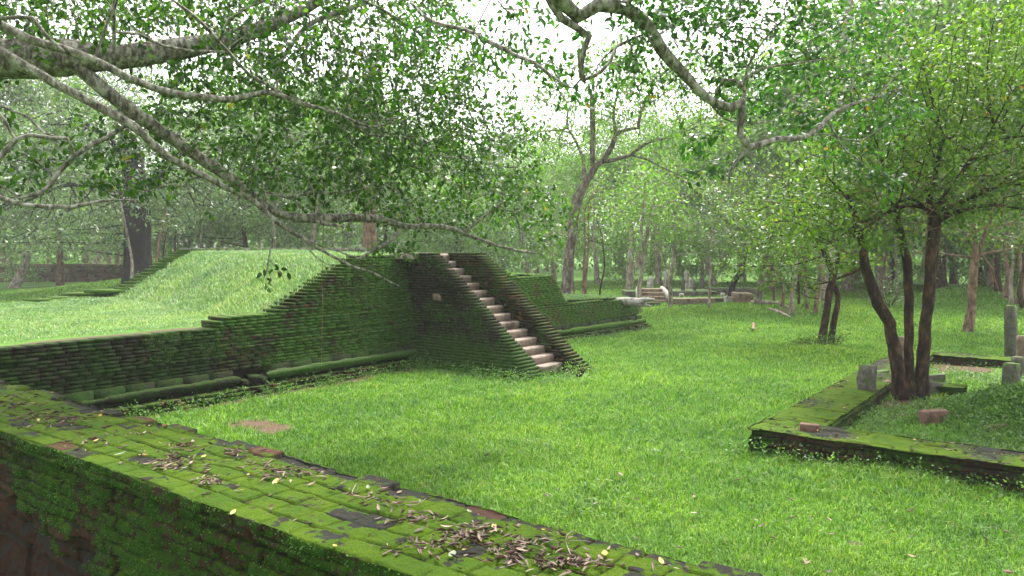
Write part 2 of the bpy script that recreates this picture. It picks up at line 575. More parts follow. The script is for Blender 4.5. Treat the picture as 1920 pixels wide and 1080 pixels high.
def torus_run(name, b0, b1, z0, r, a0, mat):
    n, k = int((b1 - b0) / .05), 14
    s = np.linspace(b0, b1, n)
    P = np.zeros((n, k, 3))
    for jn, t in enumerate(np.linspace(-2.2, 2.2, k)):
        rr_ = r * (1 + .30 * (fbm(s * 2.5, np.full(n, jn * .5), 5, 4) - .5)) * np.clip(1 - .25 * (np.abs(s - b0) < .06) - .25 * (np.abs(s - b1) < .06), 0, 1)
        brk = -.03 * (vnoise(s * 1.6, np.full(n, 3.3), 8) > .68) + .022 * (_h(np.floor(s / .27), np.full(n, 1.0), 4) - .5) - .012 * (np.abs((s / .27) % 1 - .5) > .44)
        P[:, jn] = ab_arr(a0 + (rr_ + brk) * math.cos(t), s, z0 - .012 * np.maximum(s, 0) + (rr_ + brk) * math.sin(t))
    me = grid_mesh(name, P, {'rnd': np.tile(vnoise(s * 4, s * 0, 2)[:, None], (1, k))}, True, flip=True)
    return link(name, me, mat, plat)
torus_run('torus_moulding', -13, -4.85, .27, .078, .06, M['brick_dark'])
torus_run('torus_moulding', -4.3, .02, .28, .085, .08, M['brick_black'])
torus_run('torus_moulding', 1.5, 11.38, .26, .09, .08, M['brick_bright'])
cap = MB()
for b, s in ((-4.62, .09), (-4.5, .12), (-4.75, .07), (-4.4, .1), (-4.55, .08)):
    cap.abbox(-.15, .10 + random.uniform(-.05, .08), b - s, b + s, random.uniform(.0, .12), random.uniform(.2, .38), .05)
cap.build('broken_moulding', M['brick_dark'], plat)

# --- far edge of the platform: slabs in steps, then a level coping
sc = MB()
for i in range(17):
    b = -2.25 + i * .155
    z = float(topz(-10.4, b + .1)) + .05
    a1 = -10.05 + random.uniform(-.06, .06)
    sc.abbox(-10.85, a1, b - .05, b + .75, z - .075, z, .015)
    sc.abbox(-10.80, a1 - .06, b + .03, b + .6, z - .16, z - .08, .02)
for b0, b1, a0, a1, z in ((-3.7, -2.5, -11.2, -10.3, 1.32), (-3.1, -1.9, -11.4, -10.5, 1.40), (-4.3, -3.3, -10.9, -10.2, 1.30), (-2.6, -1.7, -11.1, -10.2, 1.47)):
    sc.abbox(a0, a1, b0, b1, z - .09, z, .02)
sc.build('stepped_edge', M['brick_bright'], plat)
cp = MB()
b = .3
while b < 7.2:
    l = random.uniform(.3, .6)
    cp.abbox(-10.9, -10.2, b, b + l - .01, 2.50, 2.70 + random.uniform(-.015, .015), .008)
    b += l
cp.build('coping', M['granite'], plat)

# --- grassy top of the platform (earth fill)
A = np.linspace(-10.6, 0, 100)
B = np.linspace(-14.5, 11.3, 240)
AA, BB = np.meshgrid(A, B, indexing='ij')
zt = topz(AA, BB)
edge = aface(zt) - .30
AA2 = np.minimum(AA, edge)
zt = topz(AA2, BB) + .05 * (fbm(AA2 * 1.2, BB * 1.2, 12, 3) - .5) - .02
strip = sstep(.75, .35, (edge + .3 - AA2)) * sstep(-3.8, -4.6, BB)
slope = sstep(-4.2, -3.4, BB) * sstep(-.9, -1.6, BB - 1.0 * (-AA2 / 10.5))
patch = sstep(.62, .74, fbm(AA2 * 2.4, BB * 2.4, 21, 4)) * slope * .7
zt = zt - .0 * strip
GP = ab_arr(AA2, BB, zt)
terr = link('terrace_ground', grid_mesh('terrace_ground', GP, {'bare': np.maximum(strip, patch)}, True), M['ground'])
tag(terr, 'grassy earth fill on top of the brick platform', kind='structure')

# ================================================================== the staircase
stair = empty('brick_staircase', ab(1.6, .75, 0))
tag(stair, 'steep flight of pale stone steps between two mossy brick side walls', 'staircase')
NS, A_FOOT, A_HEAD, RISE = 15, 3.30, -.08, 2.56
for i in range(NS):
    af = A_FOOT - (A_FOOT - A_HEAD) * i / (NS - 1)
    z1 = RISE * (i + 1) / NS
    mb = MB()
    q = random.uniform(-.012, .012)
    n = 9                                                        # worn tread: slightly dished and chipped nosing
    bsx = np.linspace(.345, 1.195, n)
    ring = []
    for k, b in enumerate(bsx):
        w = .018 * math.sin(math.pi * k / (n - 1)) * random.uniform(.5, 1.3) + random.uniform(0, .008)
        ring.append([ab(af - .42, b, z1 - .004), ab(af + q - .03, b, z1 - .3 * w), ab(af + q - w * .5, b, z1 - .022 - w * .5),
                     ab(af + q - .004 - w * .4, b, z1 - .06), ab(af + q - .012, b, z1 - RISE / NS - .05), ab(af - .42, b, z1 - RISE / NS - .05)])
    vs = [p for r_ in ring for p in r_]
    fs = []
    for k in range(n - 1):
        for m_ in range(6):
            fs.append((k * 6 + m_, k * 6 + (m_ + 1) % 6, (k + 1) * 6 + (m_ + 1) % 6, (k + 1) * 6 + m_))
    fs += [tuple(range(6))[::-1], tuple((n - 1) * 6 + m_ for m_ in range(6))]
    mb.add(vs, fs)
    mb.build('step', M['step'], stair)
ld = MB()
for a0, a1, b0, b1 in ((-.75, -.12, .42, .8), (-.75, -.12, .81, 1.2), (-1.3, -.77, .3, .75), (-1.3, -.77, .77, 1.25), (-.6, .0, -.35, .38)):
    ld.abbox(a0, a1, b0, b1, 2.46, 2.575 + random.uniform(-.01, .015), .01)
ld.build('landing_slabs', M['step'], stair, bevel=.012)

def balustrade(name, b0, b1, a_top, mat, flare):
    mb = MB()
    z = -.25
    top = 2.60
    while z < top - .01:
        t = max(0, z) / top
        a_end = a_top + ((3.36 if b0 < 1 else 3.72) - a_top) * (1 - t)
        fl = flare * max(0, 1 - max(z, 0) / .75) ** 1.3
        batt = .035 * (1 - t) + random.gauss(0, .006)
        # outer leaf, brick by brick; the end brick shows its whole width as one finger of the stepped slope
        a = -.55
        while a < a_end - .02:
            l = .25 * random.uniform(.75, 1.2)
            e = min(a + l, a_end)
            if a_end - e < .09: e = a_end
            o = random.gauss(0, .009)
            last = e >= a_end - 1e-6
            if last: e += random.gauss(0, .012)
            mb.abbox(a + .003, e - .003, b0 - batt - fl * (1 - .15 * max(0, a) / 3) + o, b1 + random.gauss(0, .006), z, z + CH - .008, .005)
            a = e
        z += CH
    return mb.build(name, mat, stair)
balustrade('balustrade', 0, .345, .34, M['brick_black'], .42)
o_ = balustrade('balustrade', 1.20, 1.66, .66, M['brick_red'], .0)
o_['label'] = 'redder side wall on the far side of the steps'
ins = MB()
ins.abbox(.45, .72, -.045, .2, 1.49, 1.66, .028)
ins.build('inset_stone', M['granite_pink'], stair, bevel=.02)

# ================================================================== spout stone on the wing
def loft(name, secs, mat, parent=None, smooth=True):
    """secs: rings of points"""
    mb = MB()
    k = len(secs[0])
    vs = [p for s in secs for p in s]
    fs = []
    for i in range(len(secs) - 1):
        for j in range(k):
            fs.append((i * k + j, i * k + (j + 1) % k, (i + 1) * k + (j + 1) % k, (i + 1) * k + j))
    fs += [tuple(range(k))[::-1], tuple((len(secs) - 1) * k + j for j in range(k))]
    mb.add(vs, fs)
    return mb.build(name, mat, parent, smooth)

sp = empty('stone_spout', ab(0, 10.35, .8))
tag(sp, 'grey carved stone water spout with open mouth on the end of the wing wall', 'spout')
def spout_sec(a, zc, hh, w, n=10):
    return [ab(a, 10.35 + w * math.cos(t) * (1 + .08 * math.sin(3 * t)), zc + hh * math.sin(t)) for t in np.linspace(0, 2 * math.pi, n, endpoint=False)]
loft('spout_body', [spout_sec(-.5, .86, .13, .15), spout_sec(-.1, .86, .15, .17), spout_sec(.25, .86, .155, .17), spout_sec(.5, .85, .13, .15), spout_sec(.62, .87, .12, .14)], M['granite_pale'], sp)
loft('spout_jaw', [spout_sec(.45, .93, .09, .14), spout_sec(.66, .95, .085, .13), spout_sec(.82, .96, .06, .11), spout_sec(.95, .98, .03, .07)], M['granite_pale'], sp)
loft('spout_jaw', [spout_sec(.45, .79, .07, .13), spout_sec(.64, .765, .055, .12), spout_sec(.84, .74, .03, .08)], M['granite_pale'], sp)

# ================================================================== foreground wall
ZT = 1.30
bf = (to_ab(*on_z(430, 822, ZT)[:2])[1] + to_ab(*on_z(1460, 1080, ZT)[:2])[1]) / 2
bn = to_ab(*on_z(600, 1020, ZT)[:2])[1]
FW_A0, FW_A1 = -1.2, 14.0

def brick_pattern(s, v, L, hrow, seed, jit=.12):
    """groove depth, brick shade, brick height, local coordinates"""
    s = s + .065 * (fbm(s * 2.1, v * 2.1, seed + 3, 3) - .5)
    v = v + .042 * (fbm(s * 1.7, v * 2.3, seed + 5, 3) - .5)
    row = np.floor(v / hrow)
    fy = v / hrow - row
    rl = L * (.85 + .35 * _h(row, row * 0, seed))
    q = s / rl + _h(row, row * 0 + 7, seed) * 3.7
    i = np.floor(q)
    jl = jit * (_h(i, row, seed + 1) - .5)
    jr = jit * (_h(i + 1, row, seed + 1) - .5)
    fx = q - i
    dx = np.minimum(np.abs(fx - jl), np.abs(1 + jr - fx)) * rl
    dy = np.minimum(fy, 1 - fy) * hrow
    e = np.minimum(dx, dy)
    g = (1 - sstep(.001, .012, e)) * (.5 + .5 * sstep(.36, .50, fbm(s * 2.7, v * 2.7, seed + 8, 3)))
    rnd = _h(i, row, seed + 2)
    hgt = _h(i, row, seed + 4)
    return g, rnd, hgt, fx - .5, fy - .5

segs = []   # (name, n, (b0,z0)->(b1,z1), normal)
near_b = bn
prof = []
def add_seg(p, q, n, normal, kind):
    for i in range(n):
        t = i / n
        prof.append((p[0] + (q[0] - p[0]) * t, p[1] + (q[1] - p[1]) * t, normal, kind))
add_seg((bf, -.1), (bf, ZT), 40, (1, 0), 0)
add_seg((bf, ZT), (bn, ZT), 92, (0, 1), 1)
add_seg((bn, ZT), (bn, ZT - .105), 10, (-1, 0), 2)
add_seg((bn, ZT - .105), (bn + .045, ZT - .115), 4, (-1, 0), 3)
add_seg((bn + .045, ZT - .115), (bn - .02, -.1), 95, (-1, 0), 4)
NV = len(prof)
sa = np.concatenate([np.linspace(FW_A0, 3, 330), np.linspace(3, FW_A1, 1050)[1:]])
pb = np.array([p[0] for p in prof]); pz = np.array([p[1] for p in prof]); kd = np.array([p[3] for p in prof])
nb_ = np.array([p[2][0] for p in prof], float); nz_ = np.array([p[2][1] for p in prof], float)
for _ in range(3):                                   # soft arrises
    nb_[1:-1] = (nb_[:-2] + nb_[1:-1] * 2 + nb_[2:]) / 4
    nz_[1:-1] = (nz_[:-2] + nz_[1:-1] * 2 + nz_[2:]) / 4
S, PB = np.meshgrid(sa, pb, indexing='ij')
PZ = np.broadcast_to(pz, S.shape); KD = np.broadcast_to(kd, S.shape)
wid = bf - bn
top_v = (PB - bn)
g1, r1, h1, fx1, fy1 = brick_pattern(S, top_v, .27, wid / 6.0, 40)
tilt = fx1 * (_h(np.floor(r1 * 999), np.floor(h1 * 999), 3) - .5) * .03 + fy1 * (_h(np.floor(h1 * 999), np.floor(r1 * 999), 5) - .5) * .02
nf = fbm(S * 9, PB * 9 + PZ * 9, 50, 5) - .5
nc = fbm(S * 1.4, PB * 1.4 + PZ * 1.7, 52, 4) - .5
nm = fbm(S * 28, PB * 28 + PZ * 28, 57, 3) - .5
d_top = -.026 * g1 + (h1 - .5) * .009 + tilt * .4 + nf * .014 + nc * .025 + nm * .009
lowrow = (np.floor(top_v / (wid / 6.0)) >= 5) * (h1 < .45)
d_top = d_top - .035 * lowrow * sstep(bf - .2, bf - .1, PB)
g2, r2, h2, fx2, fy2 = brick_pattern(S, PZ, .30, .088, 70)
g3, r3, h3, _, _ = brick_pattern(S, PZ + .1, .85, .55, 90)
rock_line = .50 + .5 * (fbm(S * .7, S * 0, 61, 3) - .5) - .10 * np.clip(S - 8, 0, 9)
rock = sstep(.05, -.05, PZ - rock_line)
d_side = -.03 * g2 + (h2 - .5) * .04 + nf * .05 + nc * .07 + nm * .018
d_rock = -.05 * g3 + (h3 - .5) * .05 + nc * .12 + nf * .07 + nm * .02 - .02
d_side = d_side * (1 - rock) + d_rock * rock
d_far = -.02 * g2 + (h2 - .5) * .03 + nf * .03
D = np.where(KD == 1, d_top, np.where(KD == 0, d_far, np.where(KD == 4, d_side, d_side * .7)))
cav = (KD == 4) * sstep(.62, .72, fbm(S * 2.3, PZ * 3.1, 66, 3)) * (1 - rock)
D = D - .05 * cav
DZ = np.where(KD != 1, 0, 0)
Pn = ab_arr(S, PB + nb_ * D, PZ + nz_ * D + .015 * (fbm(S * .9, S * 0, 63, 2) - .5))
mossy = np.where(KD == 1, .70 + .55 * nc - .38 * (h1 < .14) * sstep(.38, .62, fbm(S * 4, PB * 4, 44, 3)) - .45 * sstep(.68, .80, fbm(S * 5.5, PB * 5.5, 46, 4)) - .34 * sstep(bf - .2, bf - .02, PB) + .1 * g1,
        np.where(KD == 4, (.50 + 1.1 * nc + .06 - .1 * (h2 < .3)) * (1 - rock) - .3 * cav + rock * (-.35), np.where(KD == 0, .45, .52 + .9 * nc)))
jnt = np.where(KD == 1, g1, np.where(KD == 4, g2 * (1 - rock) + g3 * rock, g2 * .7))
rn = np.where(KD == 1, r1, r2 * (1 - rock) + rock * (.3 + .3 * r3))
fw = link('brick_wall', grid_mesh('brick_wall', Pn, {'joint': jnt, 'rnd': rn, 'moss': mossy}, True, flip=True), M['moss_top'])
tag(fw, 'thick old brick wall in front of the lawn with bright moss and dead leaves on top', 'wall')

# ================================================================== low brick enclosure on the right
encl = empty('low_wall', (*EC, 0))
tag(encl, 'low mossy brick kerb wall framing the plot around the many-stemmed tree', 'low wall')
def slab(name, a0, a1, b0, b1, z0, z1, res, mat, seed, parent, tilt=0):
    na, nb2, nz2 = max(2, int((a1 - a0) / res)), max(2, int((b1 - b0) / res)), max(3, int((z1 - z0) / (res * .6)))
    V, Fc, att = [], [], {'joint': [], 'rnd': [], 'moss': []}
    base = 0
    def put(Aq, Bq, Zq, nrm, pat, top):
        nonlocal base
        s, v = pat
        g, r, h, fx, fy = brick_pattern(s, v, .26, .17 if top else .066, seed)
        n1 = fbm(Aq * 5 + Bq * 3, Zq * 7 + Bq * 5, seed, 4) - .5
        n2 = fbm(Aq * 1.1, Bq * 1.1, seed + 9, 3) - .5
        rag = .035 * (fbm(Aq * 1.9 + 3, Bq * 1.9, seed + 13, 3) - .5)
        Zf = Zq + (Zq > z0 + .05) * rag * .9 * (Zq - z0) / (z1 - z0)
        d = (-.035 * g + (h - .5) * .025 + n1 * .025) if top else (-.05 * g + (h - .5) * .045 + (_h(np.floor(v / .066), np.floor(v * 0), seed) - .5) * .05 + n1 * .05)
        d = np.where(vnoise(s * 3.1, v * 5, seed + 2) > .8, d - .03, d) if not top else d
        P = ab_arr(Aq + nrm[0] * d, Bq + nrm[1] * d, Zf + nrm[2] * d)
        q = grid_faces(*P.shape[:2]) + base
        c0 = P.reshape(-1, 3)
        f = q[len(q) // 2] - base
        nn = np.cross(c0[f[1]] - c0[f[0]], c0[f[2]] - c0[f[0]])
        want = nrm[0] * np.array([*U, 0]) + nrm[1] * np.array([*W, 0]) + np.array([0, 0, nrm[2]])
        if nn @ want < 0: q = q[:, ::-1]
        V.append(c0); Fc.append(q); base += len(c0)
        att['joint'].append(g.ravel()); att['rnd'].append(r.ravel())
        att['moss'].append(((.66 + 1.3 * n2 + .1 * n1) if top else (.47 + .9 * n2)).ravel() if np.ndim(n2) else n2)
    a, b, zz = np.linspace(a0, a1, na), np.linspace(b0, b1, nb2), np.linspace(z0, z1, nz2)
    Aq, Bq = np.meshgrid(a, b, indexing='ij'); Z_ = np.full(Aq.shape, z1)
    put(Aq, Bq, Z_, (0, 0, 1), (Aq, Bq), True)
    for bb_, sg in ((b0, -1), (b1, 1)):
        Aq, Zq = np.meshgrid(a, zz, indexing='ij'); put(Aq, np.full(Aq.shape, bb_), Zq, (0, sg, 0), (Aq, Zq), False)
    for aa_, sg in ((a0, -1), (a1, 1)):
        Bq, Zq = np.meshgrid(b, zz, indexing='ij'); put(np.full(Bq.shape, aa_), Bq, Zq, (sg, 0, 0), (Bq, Zq), False)
    V, Fc = np.concatenate(V), np.concatenate(Fc)
    n = len(Fc)
    me = mesh_np(name, V, Fc.ravel(), np.arange(n) * 4, np.full(n, 4), True, {k: ('POINT', np.concatenate(x)) for k, x in att.items()})
    return link(name, me, mat, parent)
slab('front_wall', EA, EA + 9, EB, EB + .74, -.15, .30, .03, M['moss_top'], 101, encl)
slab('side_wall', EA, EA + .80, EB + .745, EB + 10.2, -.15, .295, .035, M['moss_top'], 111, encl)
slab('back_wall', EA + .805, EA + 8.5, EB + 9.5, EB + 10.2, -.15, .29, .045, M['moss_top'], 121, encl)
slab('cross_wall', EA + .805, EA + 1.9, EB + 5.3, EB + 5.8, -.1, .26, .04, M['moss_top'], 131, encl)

# ================================================================== upright stones and loose blocks
def pillar(name, label, px, py_base, py_top, wpx, zb, mat, lean=0., taper=.92, depth=1., rot=None, cat='stone pillar', group=None, slope=0., dist=None):
    p = at(px, py_base, dist) if dist else on_z(px, py_base, zb)
    if dist: p[2] = float(gz(p[0], p[1]))
    Y = p[1]
    hgt = (H + 0 - p[2]) * 0 + (at(px, py_top, Y)[2] - p[2])
    w = wpx * Y / F
    rz = rot if rot is not None else math.radians(random.uniform(18, 34))
    secs = []
    n = 7
    prof2 = []
    for c, s_ in ((-1, -1), (0, -1.04), (1, -1), (1.04, 0), (1, 1), (0, 1.04), (-1, 1), (-1.04, 0)):
        prof2.append((c * .5, s_ * .5 * depth))
    for i in range(n):
        t = i / (n - 1)
        k = (1 + (taper - 1) * t)
        ring = []
        for c, s_ in prof2:
            x, y = c * w * k + random.gauss(0, w * .025), s_ * w * k + random.gauss(0, w * .025)
            zz = (hgt + .12) * t - .12 + slope * c * w * t
            if i == n - 1:
                x *= .97; y *= .97
            xr, yr = x * math.cos(rz) - y * math.sin(rz), x * math.sin(rz) + y * math.cos(rz)
            ring.append((xr + lean * hgt * t, yr, zz))
        secs.append(ring)
    o = loft(name, secs, mat, None, False)
    o.location = tuple(p)
    tag(o, label, cat, group)
    return o
pillar('stone_pillar', 'short squared grey stone post standing inside the kerb corner beside the dark tree', 1622, 752, 685, 24, .1, M['granite'], .05, .95)
pillar('stone_pillar', 'tall leaning banded stone post at the right edge behind the kerbed plot', 1897, 668, 573, 17, .1, M['granite'], -.06, .9)
pillar('stone_slab', 'broad weathered upright slab just right of the tall leaning post', 1918, 690, 629, 26, .1, M['granite_pink'], 0, .98, .4)
pillar('stone_pillar', 'short mossy squared post standing lowest among the stones at the right edge', 1895, 724, 681, 22, .1, M['granite'], .02, .97)
pillar('stone_pillar', 'short post peeking out behind the mossy squared post', 1908, 706, 669, 18, .1, M['granite'], .0, .97)
pillar('stone_slab', 'rounded upright slab half hidden behind the dark stems of the tree', 1688, 706, 631, 22, .1, M['granite_pink'], .0, .8, .4)
pillar('marker_stone', 'small grey stone stub alone on the open lawn beyond the twin-stemmed tree', 1609, 577, 568, 7, .0, M['granite'], 0, .8)
pillar('boundary_stone', 'pale tapered stone behind the dark tree on the far lawn', 1637, 571, 556, 16, .0, M['granite_pale'], 0, .6)

def block(name, label, px, py, w, d, h, zb, mat, rz=0., tilt=0., cat='stone', group=None, bev=.012):
    p = on_z(px, py, zb)
    mb = MB()
    c = []
    for z in (-.06, h):
        for x, y in ((-w / 2, -d / 2), (w / 2, -d / 2), (w / 2, d / 2), (-w / 2, d / 2)):
            x, y = x * random.uniform(.85, 1.05), y * random.uniform(.85, 1.05)
            c.append((x * math.cos(rz) - y * math.sin(rz), x * math.sin(rz) + y * math.cos(rz), z + tilt * x + random.uniform(-.01, .01) * (z > 0)))
    mb.hexa(c)
    o = mb.build(name, mat, None, False, bev)
    o.location = tuple(p)
    return tag(o, label, cat, group)
block('brick_block', 'pinkish brick block standing in the weeds in front of the dark tree', 1757, 802, .24, .18, .27, .1, M['rubble'], .2, .1, 'brick')
block('brick_block', 'small brown half brick left of the pinkish block, in its shadow', 1733, 801, .12, .16, .25, .1, M['rubble'], -.1, .1, 'brick')
block('loose_brick', 'flat pink brick lying on the corner of the kerb wall', 1518, 803, .26, .14, .06, .32, M['rubble'], -.5, 0, 'brick')
block('loose_stone', 'brown stone under the left stem of the dark tree', 1660, 734, .26, .2, .19, .1, M['rubble'], .3, .1)
block('loose_stone', 'grey stone lump behind the brown stone by the kerb side', 1652, 716, .26, .22, .22, .1, M['granite'], .1, .1)
block('loose_stone', 'dark mossy stone just right of the dark tree roots', 1748, 738, .34, .26, .22, .1, M['granite'], .4, -.2)
block('loose_stone', 'mossy flat stone behind the right stem of the dark tree', 1752, 720, .36, .24, .19, .1, M['granite'], -.3, .1)
block('loose_stone', 'long flat pink stone in the weeds far right of the plot', 1868, 818, .3, .14, .17, .12, M['rubble'], .1, .05)
block('loose_stone', 'small flat grey stone near the grassy hump at the right edge', 1875, 762, .22, .14, .07, .3, M['granite'], .1, .05)
block('stone_bench', 'low dark stone block on the far lawn between the dark stems', 1733, 568, 1.3, .6, .42, 0, M['granite'], .0, 0, 'stone block')

# ================================================================== far retaining wall on the left
fwall = MB()
x0, x1 = -55, -15.5
for r_ in range(4):
    x = x0
    while x < x1:
        l = random.uniform(.5, 1.3) * (1.0 if r_ < 2 else 1.3)
        z0, z1 = -.2 + r_ * .38, -.2 + (r_ + 1) * .38
        d = random.uniform(-.06, .06)
        y = 63 + .0 * x
        c = [(x + .03, y + d, z0 + .02), (x + l - .03, y + d, z0 + .02), (x + l - .03, y + .8, z0 + .02), (x + .03, y + .8, z0 + .02),
             (x + .05, y + d + .04, z1), (x + l - .05, y + d + .04, z1), (x + l - .05, y + .8, z1), (x + .05, y + .8, z1)]
        c = [(p[0] + random.uniform(-.04, .04), p[1], p[2] + random.uniform(-.03, .03)) for p in c]
        fwall.hexa(c)
        x += l
o = fwall.build('stone_wall', M['far_wall'], None, False, .05)
tag(o, 'rough stone retaining wall along the far lawn, left of the mossy platform', 'wall')

# ================================================================== the low ruins in the distance
def rubble_slab(name, label, px0, px1, py, Y, h, d, mat, cat='stone', group=None, tilt=0., parent=None):
    p0, p1 = at(px0, py, Y), at(px1, py, Y)
    zb = float(gz((p0[0] + p1[0]) / 2, Y)) if parent is None else 0
    o = None
    mb = MB()
    n = max(1, int(abs(p1[0] - p0[0]) / 1.1))
    for i in range(n):
        xa, xb = p0[0] + (p1[0] - p0[0]) * i / n, p0[0] + (p1[0] - p0[0]) * (i + 1) / n
        c = []
        for z in (-.15, h * random.uniform(.9, 1.08)):
            for x, y in ((xa + .01, 0), (xb - .01, 0), (xb - .01, d), (xa + .01, d)):
                c.append((x - (p0[0] + p1[0]) / 2, y + random.uniform(-.05, .05), z + tilt * (x - p0[0]) * (z > 0) + random.uniform(-.03, .03)))
        mb.hexa(c)
    o = mb.build(name, mat, parent, False, .03)
    if parent is None:
        o.location = ((p0[0] + p1[0]) / 2, Y, zb)
        tag(o, label, cat, group)
    else:
        o.matrix_parent_inverse = Matrix()
        o.location = ((p0[0] + p1[0]) / 2 - parent.location.x, Y - parent.location.y, 0)
    return o
YR = 39.5
rp = at(1310, 560, YR)
ruin = empty('ruined_shrine', (rp[0], YR, float(gz(rp[0], YR)) - .05))
tag(ruin, 'low ruined stone platform with kerb courses in the hazy lawn beyond the spout', 'ruin')
rubble_slab('retaining_course', '', 1172, 1206, 556, YR + .5, .5, 1.2, M['granite'], parent=ruin)
rubble_slab('retaining_course', '', 1246, 1345, 556, YR + 3, .38, 2.0, M['granite'], parent=ruin)
rubble_slab('retaining_course', '', 1330, 1425, 556, YR + 5, .42, 1.5, M['granite'], parent=ruin)
rubble_slab('kerb_course', '', 1255, 1382, 566, YR - 2.5, .34, .9, M['granite'], parent=ruin)
rubble_slab('kerb_course', '', 1262, 1310, 566, YR - 3.4, .36, .7, M['granite_pink'], parent=ruin)
rubble_slab('kerb_course', '', 1205, 1240, 570, YR - 3, .15, .6, M['granite'], parent=ruin)
ent = at(1228, 566, YR - 1.2)
estep = empty('stone_steps', (ent[0], YR - 1.2, float(gz(ent[0], YR - 1.2))))
tag(estep, 'short flight of pinkish stone steps with curved side stones leading up the ruin', 'steps')
for i in range(4):
    mb = MB()
    mb.hexa([(x, y, z) for z in (-.1, .17 * (i + 1)) for x, y in ((-.55, i * .3), (.55, i * .3), (.55, 1.7), (-.55, 1.7))])
    o = mb.build('step', M['granite_pink'], estep, False, .02); o.matrix_parent_inverse = Matrix()
for s in (-1, 1):
    secs = []
    for t in np.linspace(0, 1, 7):
        y = 1.7 * t - .25
        z = .25 + .55 * t ** .7
        secs.append([(s * (.62 + .2 * (1 - t)) + dx, y, zz) for dx, zz in ((-.1, -.1), (.1, -.1), (.12, z * .8), (.05, z), (-.05, z), (-.12, z * .8))])
    o = loft('side_stone', secs, M['granite_pale'], estep, True); o.matrix_parent_inverse = Matrix()
rubble_slab('fallen_slab', 'pale slab lying before the ruin, reddish at one end', 1308, 1342, 569, 36.0, .32, .6, M['granite_pink'], 'slab')
rubble_slab('fallen_slab', 'grey slab lying low at the right front of the ruin', 1362, 1376, 569, 36.0, .33, .5, M['granite_pale'], 'slab')
rubble_slab('stone_trough', 'broad pale stone trough with raised end right of the ruin', 1381, 1413, 572, 35.5, .5, .9, M['granite_pink'], 'trough')
RU = [(1219, 540, 519, 9, 'tall white broken post, first from the left in the ruin', 46, 'granite_pale', .0),
      (1213, 546, 529, 6, 'short tilted white post leaning against the tall broken one', 45, 'granite_pale', .2),
      (1248, 544, 505, 6, 'tallest pale post, partly behind the forked slender tree', 47, 'granite_pale', 0),
      (1252, 543, 520, 5, 'pinkish shorter post in front of the tallest pale one', 44, 'granite_pink', 0),
      (1280, 548, 523, 5, 'thin dark post right of the forked slender tree', 43, 'granite', .03),
      (1287, 536, 509, 7, 'tall mossy whitish post in the middle of the ruin', 48, 'granite_pale', 0),
      (1296, 542, 521, 7, 'stubby pale post right of the tall mossy one', 46, 'granite_pale', 0),
      (1302, 549, 530, 5, 'short grey post between the stubby pale post and the wavy sapling', 43, 'granite', 0),
      (1316, 543, 517, 7, 'grey green tall post left of the wavy sapling', 46, 'granite', 0),
      (1278, 560, 550, 7, 'low square white stub on the ruin kerb', 38, 'granite_pale', 0),
      (1355, 559, 549, 6, 'low pale stub by the foot of the black leaning trunk', 38, 'granite_pale', 0),
      (1376, 559, 550, 7, 'low white stub right of the black leaning trunk', 38, 'granite_pale', 0),
      (1393, 559, 551, 6, 'small white stub above the stone trough', 37.5, 'granite_pale', .1)]
for px, pb_, pt, w, lab, Y, m_, ln in RU:
    pillar('stone_pillar', lab, px, pb_, pt, w, 0, M[m_], ln, .95, 1., None, 'stone pillar', 'posts of the distant ruin', 0., Y)

# fallen grey branch on the lawn behind
# ================================================================== growing things
def catmull(pts, step):
    """pts: list of (xyz, r) -> resampled smooth list"""
    P = np.array([np.append(p, r) for p, r in pts], float)
    if len(P) == 2:
        n = max(2, int(np.linalg.norm(P[1, :3] - P[0, :3]) / step))
        return [P[0] + (P[1] - P[0]) * t for t in np.linspace(0, 1, n + 1)]
    Q = np.vstack([2 * P[0] - P[1], P, 2 * P[-1] - P[-2]])
    out = []
    for i in range(1, len(Q) - 2):
        p0, p1, p2, p3 = Q[i - 1:i + 3]
        n = max(1, int(np.linalg.norm(p2[:3] - p1[:3]) / step))
        for t in np.linspace(0, 1, n, endpoint=False):
            out.append(.5 * (2 * p1 + (p2 - p0) * t + (2 * p0 - 5 * p1 + 4 * p2 - p3) * t * t + (3 * p1 - p0 - 3 * p2 + p3) * t ** 3))
    out.append(P[-1])
    return out

